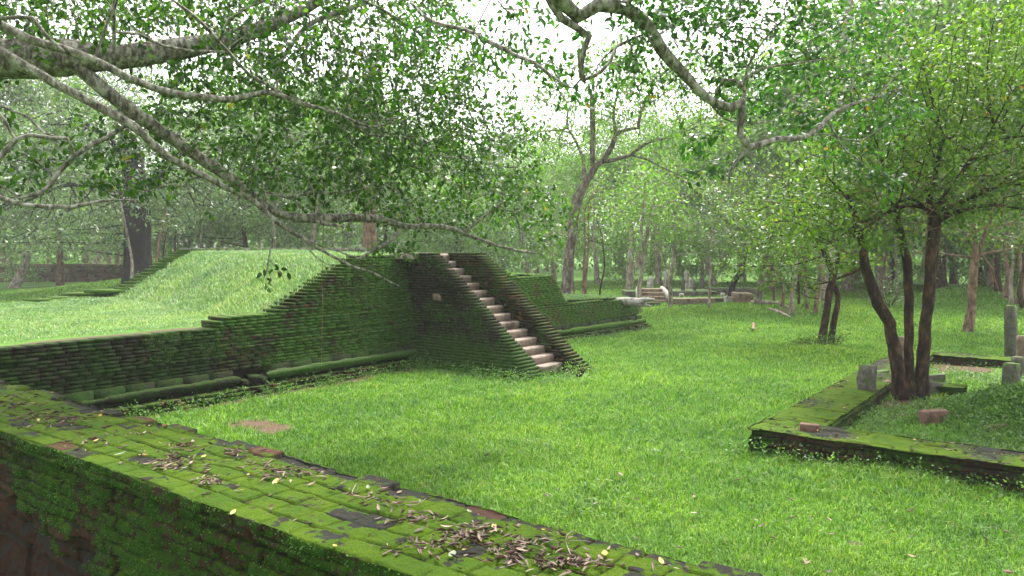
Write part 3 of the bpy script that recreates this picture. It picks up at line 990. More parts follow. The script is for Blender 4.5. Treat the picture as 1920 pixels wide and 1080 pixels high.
class Skel:
    def __init__(s):
        s.p, s.par, s.r, s.fix = [], [], [], []
    def line(s, pts, step=.15, attach=None, wob=0.0):
        q = catmull(pts, step)
        for i, x in enumerate(q):                       # knots and swellings
            x[3] *= 1 + (.20 * (vnoise(i * .37, len(s.p) * .13, 3) - .5) if x[3] > .008 else 0)
        last = None
        if attach is not None and s.p:
            d = [np.sum((x - q[0][:3]) ** 2) for x in s.p]
            k = int(np.argmin(d))
            if d[k] < attach ** 2:
                last = k
        for i, x in enumerate(q):
            p = x[:3].copy()
            if wob and 0 < i < len(q) - 1:
                p += RNG.normal(0, wob, 3)
            s.p.append(p); s.par.append(-1 if last is None else last)
            s.r.append(max(.002, x[3])); s.fix.append(True)
            last = len(s.p) - 1
        return last
    def grow(s, att, step, di, dk, iters=60, tip=.004, up=.0, minfix=0, grow_from_r=9):
        att = np.asarray(att)
        alive = np.ones(len(att), bool)
        for it in range(iters):
            kd = kdtree.KDTree(len(s.p))
            for i, p in enumerate(s.p):
                kd.insert(p, i)
            kd.balance()
            pull = {}
            for i in np.nonzero(alive)[0]:
                co, k, d = kd.find(att[i])
                if d < dk:
                    alive[i] = False
                elif d < di:
                    v = att[i] - s.p[k]
                    pull.setdefault(k, np.zeros(3))
                    pull[k] = pull[k] + v / d
            if not pull: break
            new = 0
            for k, v in pull.items():
                v = v + RNG.normal(0, .25, 3) + np.array([0, 0, up])
                n = np.linalg.norm(v)
                if n < 1e-6: continue
                q = s.p[k] + v / n * step
                s.p.append(q); s.par.append(k); s.r.append(tip); s.fix.append(False)
                new += 1
            if not new: break
    def finish(s, tip=.004, e=2.3):
        n = len(s.p)
        kids = [[] for _ in range(n)]
        for i, p in enumerate(s.par):
            if p >= 0: kids[p].append(i)
        acc = [0.0] * n
        for i in range(n - 1, -1, -1):
            if not s.fix[i]:
                s.r[i] = max(tip, acc[i] ** (1 / e)) if acc[i] else tip
            if s.par[i] >= 0:
                acc[s.par[i]] += s.r[i] ** e
        for i in range(n):
            if not s.fix[i] and s.par[i] >= 0:
                s.r[i] = min(s.r[i], s.r[s.par[i]] * .92)
                s.r[i] = max(s.r[i], tip * .6)
        s.kids = kids
    def tubes(s, name, rough=.12, big=.03):
        V, L, T = [], [], []
        base = 0
        n = len(s.p)
        heads = [(i, -1) for i in range(n) if s.par[i] < 0]
        while heads:
            i, pre = heads.pop()
            chain = ([pre] if pre >= 0 else []) + [i]
            while s.kids[chain[-1]]:
                ks = s.kids[chain[-1]]
                m = max(ks, key=lambda k: s.r[k] + (1 if s.fix[k] and s.fix[chain[-1]] else 0) * .001)
                for k in ks:
                    if k != m: heads.append((k, chain[-1]))
                chain.append(m)
            if len(chain) < 2: continue
            P = np.array([s.p[k] for k in chain]); R = np.array([s.r[k] for k in chain])
            if pre >= 0: R[0] = R[1]
            R[-1] *= .55
            rmax = R.max()
            k = 12 if rmax > .12 else (8 if rmax > big else (5 if rmax > big * .3 else 3))
            tan = np.gradient(P, axis=0)
            tan /= np.linalg.norm(tan, axis=1)[:, None] + 1e-9
            nrm = np.cross(tan[0], [0.3, .9, .1]); nrm /= np.linalg.norm(nrm) + 1e-9
            ang = np.linspace(0, 2 * math.pi, k, endpoint=False)
            rings = []
            for j in range(len(P)):
                nrm = nrm - tan[j] * (nrm @ tan[j]); nrm /= np.linalg.norm(nrm) + 1e-9
                bi = np.cross(tan[j], nrm)
                rr_ = R[j] * (1 + rough * (RNG.random(k) - .5) * (1 if k > 5 else 0))
                rings.append(P[j] + np.cos(ang)[:, None] * nrm * rr_[:, None] + np.sin(ang)[:, None] * bi * rr_[:, None])
            m = len(P)
            V.append(np.concatenate(rings))
            idx = np.arange(m * k).reshape(m, k) + base
            q = np.stack([idx[:-1], np.roll(idx[:-1], -1, 1), np.roll(idx[1:], -1, 1), idx[1:]], -1).reshape(-1, 4)
            L.append(q)
            base += m * k
        V, L = np.concatenate(V), np.concatenate(L)
        nf_ = len(L)
        return mesh_np(name, V, L.ravel(), np.arange(nf_) * 4, np.full(nf_, 4), True)
    def leaf_nodes(s, rmax):
        P, Dd = [], []
        for i in range(len(s.p)):
            if s.r[i] < rmax and s.par[i] >= 0 and not (s.fix[i] and s.r[i] > .012):
                P.append(s.p[i]); Dd.append(s.p[i] - s.p[s.par[i]])
        P, Dd = np.array(P), np.array(Dd)
        return P, Dd / (np.linalg.norm(Dd, axis=1)[:, None] + 1e-9)

def unit(v):
    return v / (np.linalg.norm(v, axis=-1, keepdims=True) + 1e-9)

def leaves(name, P, Dd, per, ln, wd, droop=.25, flat=1.0, jit=.06, fine=True, zmin=None, up=.0, lift=0):
    n = len(P) * per
    P = np.repeat(P, per, 0) + RNG.normal(0, jit, (n, 3))
    Dd = np.repeat(Dd, per, 0)
    ax = unit(Dd * .5 + RNG.normal(0, .55, (n, 3)) + np.array([0, 0, -droop + up]))
    nr = unit(RNG.normal(0, .5, (n, 3)) + np.array([0, 0, flat]))
    sd = unit(np.cross(ax, nr)); nr = unit(np.cross(sd, ax))
    l = ln * RNG.uniform(.45, 1.4, n)[:, None]
    w = wd * RNG.uniform(.75, 1.2, n)[:, None]
    if fine:
        c = RNG.uniform(.02, .22, n)[:, None] * l
        v = np.stack([P, P + ax * l * .33 - sd * w * .5 + nr * w * .10, P + ax * l * .33 + sd * w * .5 + nr * w * .10,
                      P + ax * l * .7 - sd * w * .38 - nr * c * .5, P + ax * l * .7 + sd * w * .38 - nr * c * .5, P + ax * l - nr * c * 1.4], 1)
        pat = np.array([0, 2, 1, 1, 2, 4, 3, 3, 4, 5]); tot = np.array([3, 4, 3]); k = 6
    else:
        v = np.stack([P, P + ax * l * .45 - sd * w * .5, P + ax * l * .95 - nr * l * .12, P + ax * l * .45 + sd * w * .5], 1)
        pat = np.array([0, 1, 2, 3]); tot = np.array([4]); k = 4
    lo = (np.arange(n)[:, None] * k + pat[None]).ravel()
    tt = np.tile(tot, n)
    st = np.concatenate([[0], np.cumsum(tt)[:-1]])
    r = np.repeat(RNG.random(n), len(tot))
    return mesh_np(name, v.reshape(-1, 3), lo, st, tt, False, {'rnd': ('FACE', r)})

def blob(c, rad, n, k, spread=.19):
    """attractors: clumps inside an ellipsoid"""
    c, rad = np.asarray(c, float), np.asarray(rad, float)
    cen = RNG.normal(0, 1, (k, 3)); cen = cen / np.linalg.norm(cen, axis=1)[:, None] * RNG.random((k, 1)) ** (1 / 2.4)
    pts = cen[RNG.integers(0, k, n)] + RNG.normal(0, spread, (n, 3))
    return c + pts * rad

def px_line(pts):
    """(px, py, Y, diameter px) -> (xyz, r)"""
    return [(at(p[0], p[1], p[2]), p[3] * p[2] / F / 2) for p in pts]

def px_blob(px, py, rx, ry, Y, dy, n, k, spread=.19):
    return blob(at(px, py, Y), (rx * Y / F, dy, ry * Y / F), n, k, spread)

def tree_obj(name, loc, label, group=None):
    t = empty(name, loc)
    return tag(t, label, 'tree', group)

# ------------------------------------------------------------------ overhanging fig on the left
fig = tree_obj('fig_tree', (-9.6, 7.6, 0), 'big spreading fig tree with pale lichened limbs reaching in from the left over the wall')
S_ = Skel()
S_.line([((-9.6, 7.6, -.2), .62), ((-9.5, 7.7, 1.2), .48), ((-9.2, 7.8, 2.6), .42), ((-8.2, 7.9, 3.9), .34), (at(-260, 95, 8.0), .27), (at(0, 110, 8.0), .205),
         (at(120, 108, 8.1), .172), (at(240, 105, 8.3), .13), (at(330, 92, 8.6), .11), (at(430, 72, 9.0), .09), (at(520, 42, 9.4), .075), (at(600, 0, 9.8), .06), (at(690, -60, 10.2), .035)], .14)
lim = [
 [(150, 130, 8.1, 36), (240, 203, 8.3, 33), (330, 264, 8.7, 27), (440, 340, 9.1, 24), (500, 390, 9.3, 22), (560, 408, 9.5, 21), (640, 408, 9.8, 21), (720, 412, 10.1, 17), (760, 425, 10.3, 15), (830, 424, 10.6, 13), (880, 442, 10.9, 10), (930, 460, 11.1, 7), (975, 470, 11.3, 5), (1020, 478, 11.4, 3)],
 [(-120, 40, 7.3, 26), (0, 95, 7.3, 22), (100, 155, 7.4, 22), (210, 213, 7.6, 21), (270, 252, 7.7, 19), (310, 292, 7.9, 17), (425, 352, 8.4, 14), (475, 376, 8.6, 13), (525, 420, 8.8, 10), (575, 450, 9.0, 8), (640, 490, 9.3, 6), (700, 512, 9.5, 5), (748, 536, 9.7, 3)],
 [(-120, -10, 7.0, 24), (0, 45, 7.0, 22), (60, 77, 7.1, 21), (145, 100, 7.2, 20), (240, 145, 7.4, 18), (320, 174, 7.6, 17), (440, 187, 7.9, 16), (500, 172, 8.1, 13), (575, 197, 8.3, 9), (640, 215, 8.5, 8), (690, 238, 8.7, 6), (760, 225, 9.0, 4)],
 [(0, 35, 6.9, 9), (60, 33, 7.0, 10), (85, 65, 7.05, 10), (120, 97, 7.1, 11)],
 [(-60, 310, 6.4, 15), (0, 293, 6.5, 14), (30, 262, 6.6, 12), (60, 254, 6.6, 11), (100, 258, 6.7, 10), (127, 260, 6.7, 8), (132, 275, 6.7, 6), (137, 297, 6.8, 3)],
 [(-20, 190, 6.5, 7), (10, 225, 6.5, 8), (27, 262, 6.6, 9)],
 [(-60, 185, 6.8, 5), (0, 200, 6.8, 6), (55, 220, 6.8, 6), (85, 250, 6.75, 6), (110, 256, 6.7, 6)],
 [(233, 237, 7.7, 9), (200, 257, 7.6, 11), (150, 285, 7.5, 12), (110, 325, 7.4, 11), (75, 365, 7.3, 9), (35, 372, 7.2, 5)],
 [(-60, 350, 6.7, 15), (0, 370, 6.7, 13), (40, 385, 6.8, 11), (90, 387, 6.9, 11), (135, 388, 7.0, 10), (180, 378, 7.1, 8), (245, 374, 7.2, 3)],
 [(222, -20, 7.2, 7), (215, 20, 7.3, 9), (214, 60, 7.4, 10), (212, 108, 7.5, 11)],
 [(215, 60, 7.4, 6), (260, 64, 7.5, 7), (305, 85, 7.7, 7), (360, 95, 7.9, 7), (420, 98, 8.1, 5)],
 [(310, -10, 7.0, 6), (360, 25, 7.2, 8), (400, 65, 7.4, 9), (430, 100, 7.6, 9), (470, 140, 7.9, 8), (520, 170, 8.2, 8), (560, 197, 8.4, 7)],
 [(410, 75, 7.4, 7), (430, 38, 7.3, 6), (470, 12, 7.2, 5), (520, -10, 7.2, 3)],
 [(690, 5, 9.6, 10), (635, 22, 9.5, 12), (580, 46, 9.3, 11), (545, 85, 9.1, 10), (525, 120, 9.0, 8), (520, 155, 8.9, 6)],
 [(512, 418, 8.7, 5), (512, 450, 8.7, 4), (504, 485, 8.7, 4), (500, 530, 8.7, 2)],
 [(504, 487, 8.7, 3), (522, 505, 8.7, 3), (535, 530, 8.7, 1.5)],
 [(758, 425, 10.3, 12), (735, 448, 10.2, 11), (700, 470, 10.0, 8), (675, 484, 9.9, 6), (640, 474, 9.8, 4), (600, 460, 9.7, 2)],
 [(870, 436, 10.8, 9), (893, 418, 10.9, 8), (915, 400, 11.0, 8), (937, 386, 11.1, 7), (950, 350, 11.3, 5), (975, 300, 11.5, 3)],
 [(937, 386, 11.1, 5), (965, 398, 11.3, 4), (1000, 385, 11.5, 3), (1030, 360, 11.7, 2)],
 [(965, 398, 11.3, 3), (972, 420, 11.3, 4), (975, 455, 11.3, 4), (955, 470, 11.2, 4)],
 [(480, 355, 9.0, 6), (540, 370, 9.2, 7), (590, 362, 9.4, 6), (650, 360, 9.6, 4), (700, 350, 9.8, 2)],
 [(590, 200, 8.4, 8), (640, 215, 8.5, 8), (665, 238, 8.7, 8), (690, 240, 8.8, 7), (700, 228, 8.9, 5), (745, 220, 9.2, 3)],
 [(660, 232, 9.0, 5), (690, 252, 9.3, 5), (760, 258, 9.8, 5), (790, 275, 10.1, 5), (810, 288, 10.2, 5), (880, 297, 10.6, 4), (940, 282, 11, 2)],
 [(355, 335, 8.3, 6), (352, 355, 8.3, 5), (375, 395, 8.3, 4), (385, 402, 8.3, 3), (402, 398, 8.3, 1.5)],
 [(352, 350, 8.3, 4), (320, 345, 8.2, 5), (290, 355, 8.2, 4), (272, 360, 8.2, 2)],
 [(575, 412, 9.6, 12), (610, 418, 9.5, 9), (650, 427, 9.4, 2)],
 [(565, 448, 9.0, 4), (590, 480, 9.0, 3), (625, 500, 9.1, 2)],
]
for L_ in lim:
    S_.line([(p_, r_ * .80) for p_, r_ in px_line(L_)], .12, .7, .004)
att = np.concatenate([
    px_blob(80, 20, 170, 70, 8.3, 1.0, 620, 26), px_blob(320, 40, 200, 95, 8.8, 1.2, 900, 34), px_blob(560, 90, 210, 130, 9.4, 1.4, 1500, 42),
    px_blob(700, 200, 190, 130, 10.0, 1.5, 1900, 50), px_blob(620, 310, 200, 85, 10.1, 1.4, 1100, 34), px_blob(830, 240, 150, 130, 10.9, 1.4, 900, 26),
    px_blob(840, 360, 160, 70, 11.4, 1.2, 500, 18), px_blob(450, 230, 150, 90, 9.4, 1.0, 520, 18), px_blob(80, 310, 130, 70, 7.8, .8, 260, 12),
    px_blob(250, 340, 130, 50, 9.2, .8, 200, 9), px_blob(980, 380, 90, 90, 12.2, 1.0, 330, 14), px_blob(740, 465, 70, 26, 10.9, .5, 110, 6),
    px_blob(820, 60, 130, 70, 10.6, 1.3, 420, 18), px_blob(950, 270, 80, 60, 11.6, .9, 220, 10), px_blob(640, -60, 300, 60, 9.8, 1.6, 500, 20), px_blob(130, -70, 240, 60, 8.4, 1.5, 400, 16),
    px_blob(150, 60, 220, 90, 10.0, 1.3, 294, 13), px_blob(420, 70, 240, 110, 11.0, 1.5, 462, 17), px_blob(650, 130, 230, 130, 11.8, 1.6, 546, 20), px_blob(330, 240, 180, 70, 10.2, 1.2, 176, 8),
    px_blob(600, 270, 170, 80, 11.6, 1.2, 252, 11), px_blob(800, 300, 150, 90, 12.2, 1.2, 210, 10), px_blob(850, 130, 130, 90, 11.6, 1.4, 176, 9)])
S_.grow(att, .10, 1.7, .13, 80)
S_.finish(.0032)
o = link('trunk', S_.tubes('fig_trunk'), M['bark_fig'], fig)
LP, LD = S_.leaf_nodes(.008)
k_ = RNG.random(len(LP)) < .55; LP, LD = LP[k_], LD[k_]
print('fig nodes', len(S_.p), 'leaf nodes', len(LP))
link('crown', leaves('fig_crown', LP, LD, 6, .082, .043, .22, .8, .045), M['leaf_fig'], fig)
root = Skel()
root.line(px_line([(607, 408, 9.6, 1.5), (605, 500, 9.6, 1.3), (604, 600, 9.6, 1.3), (603, 682, 9.6, 1.2)]), .2, None, .004)
root.finish()
link('aerial_root', root.tubes('aerial_root'), M['bark_brown'], fig)

# ------------------------------------------------------------------ overhanging tree at the top right
ovh = tree_obj('overhanging_tree', (-2.6, -4.4, 0), 'tree whose looping pale boughs hang into view from above over the open lawn')
S_ = Skel()
S_.line([((-2.6, -4.4, -.2), .5), ((-2.6, -4.3, 2), .4), ((-2.3, -3.6, 4.6), .34), ((-1.6, -1.8, 6.2), .26), ((-.8, 1.5, 6.6), .17), ((-.2, 4.0, 6.0), .10), (at(1045, -5, 6.3), .062),
         (at(1120, 10, 6.4), .058), (at(1172, 15, 6.5), .056), (at(1215, 50, 6.6), .054), (at(1242, 95, 6.7), .052), (at(1280, 136, 6.8), .048), (at(1325, 184, 6.9), .042), (at(1370, 202, 7.0), .040), (at(1394, 190, 7.05), .034), (at(1397, 170, 7.1), .022), (at(1380, 151, 7.15), .02), (at(1357, 150, 7.15), .018), (at(1340, 175, 7.15), .010)], .12)
lim = [
 [(1392, 196, 7.05, 14), (1389, 225, 7.1, 15), (1388, 252, 7.1, 14), (1404, 276, 7.15, 13), (1455, 262, 7.3, 11), (1515, 255, 7.5, 10), (1560, 215, 7.7, 9), (1600, 195, 7.9, 7), (1650, 180, 8.1, 5), (1690, 165, 8.2, 3)],
 [(1404, 276, 7.15, 8), (1378, 305, 7.15, 7), (1368, 325, 7.15, 6), (1366, 360, 7.15, 3)],
 [(1395, 168, 7.05, 7), (1402, 125, 7.1, 5), (1445, 60, 7.2, 4), (1500, 8, 7.3, 2)],
 [(1397, 150, 7.05, 6), (1430, 128, 7.2, 5), (1500, 118, 7.5, 4), (1570, 108, 7.8, 2)],
 [(1597, 197, 7.9, 5), (1596, 170, 7.9, 4), (1600, 150, 7.9, 4), (1612, 133, 7.9, 2)],
 [(1552, 226, 7.6, 4), (1580, 275, 7.6, 4), (1605, 298, 7.7, 3), (1630, 320, 7.8, 2)],
 [(1520, 253, 7.5, 4), (1560, 252, 7.6, 3), (1610, 265, 7.8, 3), (1665, 230, 8.0, 2)],
 [(1498, 262, 7.4, 3), (1500, 275, 7.4, 3), (1530, 293, 7.5, 3), (1580, 293, 7.7, 1.5)],
 [(1336, 200, 7.0, 4), (1360, 222, 7.1, 4), (1390, 230, 7.2, 3), (1450, 225, 7.4, 3), (1475, 195, 7.6, 2)],
 [(1640, 183, 8.0, 4), (1665, 160, 8.1, 3), (1690, 130, 8.2, 2)],
 [(1020, -20, 6.3, 17), (1053, 34, 6.4, 17), (1085, 55, 6.5, 15), (1106, 68, 6.5, 14), (1094, 95, 6.5, 12), (1090, 120, 6.5, 12), (1092, 145, 6.55, 11), (1074, 165, 6.6, 5)],
 [(1092, 152, 6.55, 6), (1125, 135, 6.6, 7), (1145, 115, 6.7, 6), (1155, 88, 6.8, 6), (1180, 75, 6.9, 5), (1212, 62, 6.65, 5)],
 [(770, 5, 7.6, 6), (800, 35, 7.5, 9), (835, 48, 7.4, 9), (870, 55, 7.3, 8), (905, 72, 7.2, 9), (960, 100, 7.0, 8), (1000, 118, 6.8, 7), (1030, 140, 6.7, 6), (1060, 160, 6.6, 5), (1076, 166, 6.6, 5)],
 [(1120, 5, 6.4, 16), (1160, 8, 6.5, 8), (1200, -8, 6.7, 5)],
 [(925, -10, 7.1, 3), (945, 15, 7.1, 4), (970, 20, 7.0, 3), (1000, 30, 6.9, 2)],
]
for L_ in lim:
    S_.line(px_line(L_), .10, .6, .003)
att = np.concatenate([
    px_blob(1420, 40, 190, 70, 7.3, 1.0, 800, 26), px_blob(1250, 20, 170, 55, 6.9, .9, 520, 18), px_blob(1560, 110, 130, 75, 8.4, .9, 620, 20),
    px_blob(1470, 175, 120, 85, 8.2, .7, 420, 16), px_blob(1600, 230, 110, 80, 8.8, .6, 380, 14), px_blob(1340, 110, 90, 70, 7.2, .6, 260, 12),
    px_blob(920, 50, 150, 60, 7.4, .8, 330, 14), px_blob(1150, 130, 110, 60, 6.9, .7, 260, 12), px_blob(1330, 280, 60, 60, 7.2, .5, 110, 6),
    px_blob(1650, 330, 60, 60, 8.2, .5, 150, 6), px_blob(1330, -70, 350, 60, 7, 1.3, 500, 20), px_blob(1680, 170, 70, 60, 8.3, .7, 200, 8)])
S_.grow(att, .085, 1.5, .11, 70)
S_.finish(.0028)
link('trunk', S_.tubes('overhang_trunk'), M['bark_fig'], ovh)
LP, LD = S_.leaf_nodes(.007)
k_ = RNG.random(len(LP)) < .55; LP, LD = LP[k_], LD[k_]
print('ovh', len(S_.p), len(LP))
link('crown', leaves('overhang_crown', LP, LD, 6, .072, .036, .2, .8, .04), M['leaf_over'], ovh)

up_ = Skel()                                             # unseen crown added over the wall and the viewer to shade the near lawn
up_.line([((-2.3, -3.6, 4.6), .2), ((-1.5, -2.5, 6.5), .14), ((-.5, 0, 7.6), .09)], .3)
up_.line([((-.8, 1.5, 6.6), .12), ((.8, 3, 7.6), .08), ((2.5, 4.5, 8.2), .05)], .3)
up_.line([((-1.6, -1.8, 6.2), .12), ((-4, .5, 7.4), .08), ((-5.5, 3, 8), .05)], .3)
up_.grow(np.concatenate([blob((0, 1, 8.2), (3.5, 3.2, 1.1), 420, 22), blob((3.2, 4.2, 8.6), (3.2, 2.6, 1.1), 420, 22), blob((-4.5, 3, 8.4), (3.2, 3.0, 1.1), 420, 22), blob((5.5, 1, 7.8), (2.6, 3, 1.2), 300, 16)]), .25, 4, .3, 50, .005)
up_.finish(.005)
link('branches', up_.tubes('shade_branches'), M['bark_fig'], ovh)
LP, LD = up_.leaf_nodes(.014)
link('crown', leaves('shade_crown', LP, LD, 7, .13, .07, .25, .8, .12, False), M['leaf_over'], ovh)

# ------------------------------------------------------------------ traced trees standing in view
def traced(name, label, base, stems, blobs, bark, leafmat, step, di, dk, leaf, per, tip=.006, fine=False, droop=.25, lr=.02, jit=.08, group=None, rough=.12, limbs=()):
    px, py, Y = base
    p = at(px, py, Y)
    t = tree_obj(name, (p[0], p[1], float(gz(p[0], p[1]))), label, group)
    s = Skel()
    for L_ in stems:
        pts = [(q[0], q[1], q[3] if len(q) > 3 else Y, q[2]) for q in L_]
        ln = px_line(pts)
        if L_[0][1] >= py - 12:                                   # a stem standing on the ground: root flare
            b0 = ln[0]
            gzz = float(gz(b0[0][0], b0[0][1]))
            ln = [(np.array([b0[0][0], b0[0][1], gzz - .12]), b0[1] * 1.12)] + ([(np.array([b0[0][0], b0[0][1], gzz + .04]), b0[1] * 1.04)] if b0[0][2] > gzz + .08 else []) + ln[1:]
        s.line(ln, step * 1.1, None, step * .05)
    for L_ in limbs:
        s.line(px_line([(q[0], q[1], q[3] if len(q) > 3 else Y, q[2]) for q in L_]), step * 1.1, 1.2, step * .05)
    if blobs:
        att_ = np.concatenate([px_blob(*b[:4], Y + (b[7] if len(b) > 7 else 0), b[4], b[5], b[6]) for b in blobs])
        att_ = att_[att_[:, 2] > .5]
        s.grow(att_, step, di, dk, 60, tip)
    s.finish(tip)
    link('trunk', s.tubes(name, rough), bark, t)
    if blobs:
        P, D_ = s.leaf_nodes(lr)
        print(name, len(s.p), len(P), len(P) * per)
        link('crown', leaves(name, P, D_, per, leaf, leaf * .48, droop, .8, jit, fine), leafmat, t)
    return t

traced('many_stemmed_tree', 'dark many-stemmed small tree with dense leafy crown growing inside the kerbed plot', (1705, 742, 13.3),
       [[(1690, 742, 29), (1685, 700, 25), (1676, 650, 22), (1667, 607, 21), (1647, 571, 22), (1632, 530, 20), (1622, 496, 18), (1616, 450, 15), (1605, 410, 13), (1590, 370, 8)],
        [(1706, 742, 22), (1704, 690, 17), (1704, 600, 17), (1703, 540, 16), (1700, 490, 16), (1690, 440, 14), (1680, 390, 9), (1660, 330, 5)],
        [(1730, 740, 26), (1729, 700, 25), (1732, 640, 24), (1737, 590, 22), (1743, 540, 22), (1746, 490, 20), (1751, 440, 19), (1748, 405, 18), (1742, 380, 14), (1752, 330, 9), (1770, 260, 6)],
        [(1738, 600, 14, 13.45), (1746, 560, 15, 13.45), (1751, 500, 15, 13.45), (1757, 440, 13, 13.5), (1762, 410, 10, 13.5), (1775, 360, 7, 13.6)]],
       [(1640, 330, 170, 80, 1.4, 1500, 40), (1790, 250, 170, 110, 1.6, 2000, 46), (1760, 120, 180, 90, 1.6, 1500, 36), (1580, 420, 120, 75, 1.2, 800, 24),
        (1860, 330, 130, 80, 1.4, 900, 24), (1900, 150, 120, 120, 1.5, 800, 20), (1640, 220, 110, 90, 1.3, 900, 22), (1960, 270, 90, 150, 1.5, 500, 14), (1830, 170, 150, 110, 1.6, 1000, 26, 2.6), (1700, 270, 150, 110, 1.5, 800, 22, 2.4), (1930, 60, 110, 90, 1.6, 700, 18, 2.2)],
       M['bark_dark'], M['leaf_mid'], .14, 1.9, .17, .098, 5, .0045, True, .28, .012, .05,
       limbs=[[(1752, 410, 12), (1790, 385, 11), (1830, 365, 11), (1880, 345, 9), (1930, 345, 6)], [(1750, 420, 10), (1800, 395, 9), (1860, 385, 7), (1920, 392, 4)],
              [(1745, 395, 8), (1710, 385, 8), (1660, 400, 7), (1610, 420, 5), (1560, 455, 3)], [(1755, 390, 8), (1800, 330, 8), (1830, 285, 7), (1870, 262, 6), (1930, 255, 4)],
              [(1748, 398, 6, 13.2), (1700, 372, 6, 13.1), (1650, 410, 5, 13), (1600, 440, 3, 13)], [(1622, 500, 8), (1590, 515, 6), (1560, 528, 4), (1520, 535, 2)]])

traced('twin_stemmed_tree', 'small tree with two close brown stems rising from a weedy mound on the lawn', (1552, 648, 21.5),
       [[(1538, 648, 16), (1546, 610, 14), (1551, 580, 13), (1556, 545, 13), (1560, 510, 11), (1540, 460, 8), (1520, 410, 5)],
        [(1560, 648, 12), (1562, 610, 11), (1569, 575, 10), (1571, 555, 10), (1563, 532, 9), (1572, 490, 7), (1580, 430, 5)]],
       [(1490, 400, 120, 70, 2.0, 1300, 30), (1570, 350, 110, 90, 2.0, 1000, 26), (1470, 470, 110, 55, 1.8, 900, 24), (1560, 470, 90, 50, 1.6, 500, 14), (1400, 430, 70, 50, 1.5, 350, 10)],
       M['bark_dark'], M['leaf_mid'], .22, 2.6, .26, .13, 5, .007, False, .35, .02, .09)

traced('crooked_tree', 'tall tree with crooked leaning grey-brown trunk behind the low end of the brick platform', (1058, 548, 29),
       [[(1058, 552, 23), (1064, 510, 21), (1072, 450, 18), (1075, 400, 21), (1084, 370, 20), (1100, 340, 16), (1118, 312, 13), (1132, 297, 12), (1146, 275, 10), (1156, 250, 8)]],
       [(1090, 190, 110, 70, 3.0, 500, 18), (1210, 170, 110, 80, 3.0, 560, 18), (1290, 260, 90, 60, 2.6, 480, 14), (1180, 100, 120, 60, 3.0, 380, 12), (1010, 240, 60, 60, 2.4, 220, 8)],
       M['bark_grey'], M['leaf_pale'], .3, 3.6, .36, .17, 8, .010, False, .35, .028, .14,
       limbs=[[(1154, 252, 10), (1175, 243, 7), (1196, 240, 7), (1202, 210, 6), (1215, 188, 5), (1222, 160, 3)], [(1128, 304, 9), (1150, 300, 8), (1182, 290, 7), (1215, 268, 6), (1260, 256, 5), (1300, 240, 3)],
              [(1112, 320, 11, 29.3), (1111, 260, 10, 29.4), (1110, 200, 9, 29.5), (1112, 150, 6, 29.6)], [(1155, 252, 7), (1150, 225, 6), (1155, 180, 5), (1165, 120, 3)],
              [(1096, 345, 7, 29.2), (1094, 300, 6, 29.4), (1080, 265, 5, 29.5), (1066, 240, 4, 29.6), (1062, 190, 3, 29.7)], [(1182, 290, 4), (1215, 300, 4), (1250, 318, 3), (1290, 335, 2)]])

traced('dark_tree', 'massive tree with almost black trunk and hanging grey-green sprays behind the stepped edge', (260, 512, 44),
       [[(260, 520, 58), (259, 480, 48), (258, 440, 46), (256, 400, 46), (254, 350, 42), (250, 300, 34), (240, 250, 24), (225, 200, 14)]],
       [(90, 390, 120, 60, 4, 1000, 26), (140, 260, 150, 80, 5, 900, 26), (330, 260, 130, 90, 5, 800, 22), (60, 450, 110, 32, 3, 520, 18, -4), (200, 440, 70, 35, 3, 300, 10, -3), (380, 380, 90, 60, 4, 420, 12), (-20, 360, 90, 90, 4, 400, 12)],
       M['bark_black'], M['leaf_grey'], .5, 6, .6, .26, 8, .016, False, .5, .045, .26,
       limbs=[[(256, 380, 22), (215, 360, 16), (170, 345, 10), (110, 350, 6)], [(258, 370, 22), (300, 330, 16), (340, 290, 10)], [(245, 300, 14), (190, 250, 10), (140, 220, 6)]])

traced('straight_tree', 'tree with straight orange-brown trunk rising behind the grassy top of the platform', (692, 505, 36),
       [[(692, 520, 28), (692, 470, 25), (694, 430, 24), (697, 380, 22), (698, 330, 20), (694, 270, 15), (690, 200, 9)]],
       [(700, 250, 150, 90, 4, 700, 22), (610, 330, 110, 50, 3, 350, 12), (800, 330, 90, 50, 3, 300, 10)],
       M['bark_brown'], M['leaf_wood'], .45, 5, .5, .22, 7, .014, False, .35, .04, .2,
       limbs=[[(697, 345, 8), (740, 320, 6), (790, 290, 4)], [(697, 330, 8), (650, 300, 6), (600, 290, 4)]])

traced('forked_tree', 'slender reddish tree forking low, standing behind the carved stone spout', (1197, 572, 34),
       [[(1197, 572, 10), (1199, 540, 9), (1201, 515, 9), (1200, 495, 8), (1202, 450, 6), (1205, 400, 5), (1210, 340, 3)],
        [(1201, 515, 8), (1208, 480, 7), (1212, 440, 6), (1218, 400, 5), (1232, 350, 3)]],
       [(1205, 350, 80, 60, 2.5, 420, 14), (1170, 420, 50, 40, 2, 200, 8), (1240, 400, 50, 50, 2, 200, 8)],
       M['bark_pale'], M['leaf_pale'], .35, 4, .38, .18, 7, .01, False, .3, .03, .15)
traced('forked_sapling', 'thin pinkish tree splitting into a Y in front of the white ruin posts', (1257, 568, 35),
       [[(1257, 568, 8), (1257, 530, 8), (1260, 500, 7), (1262, 480, 6), (1262, 450, 6), (1268, 420, 4), (1275, 370, 3)],
        [(1258, 503, 5), (1248, 495, 5), (1240, 470, 4), (1238, 440, 3), (1232, 410, 2)]],
       [(1270, 370, 80, 55, 2.5, 380, 12), (1310, 440, 70, 40, 2.2, 300, 10), (1235, 400, 40, 50, 2, 150, 6)],
       M['bark_pale'], M['leaf_pale'], .35, 4, .38, .18, 7, .01, False, .35, .03, .15)
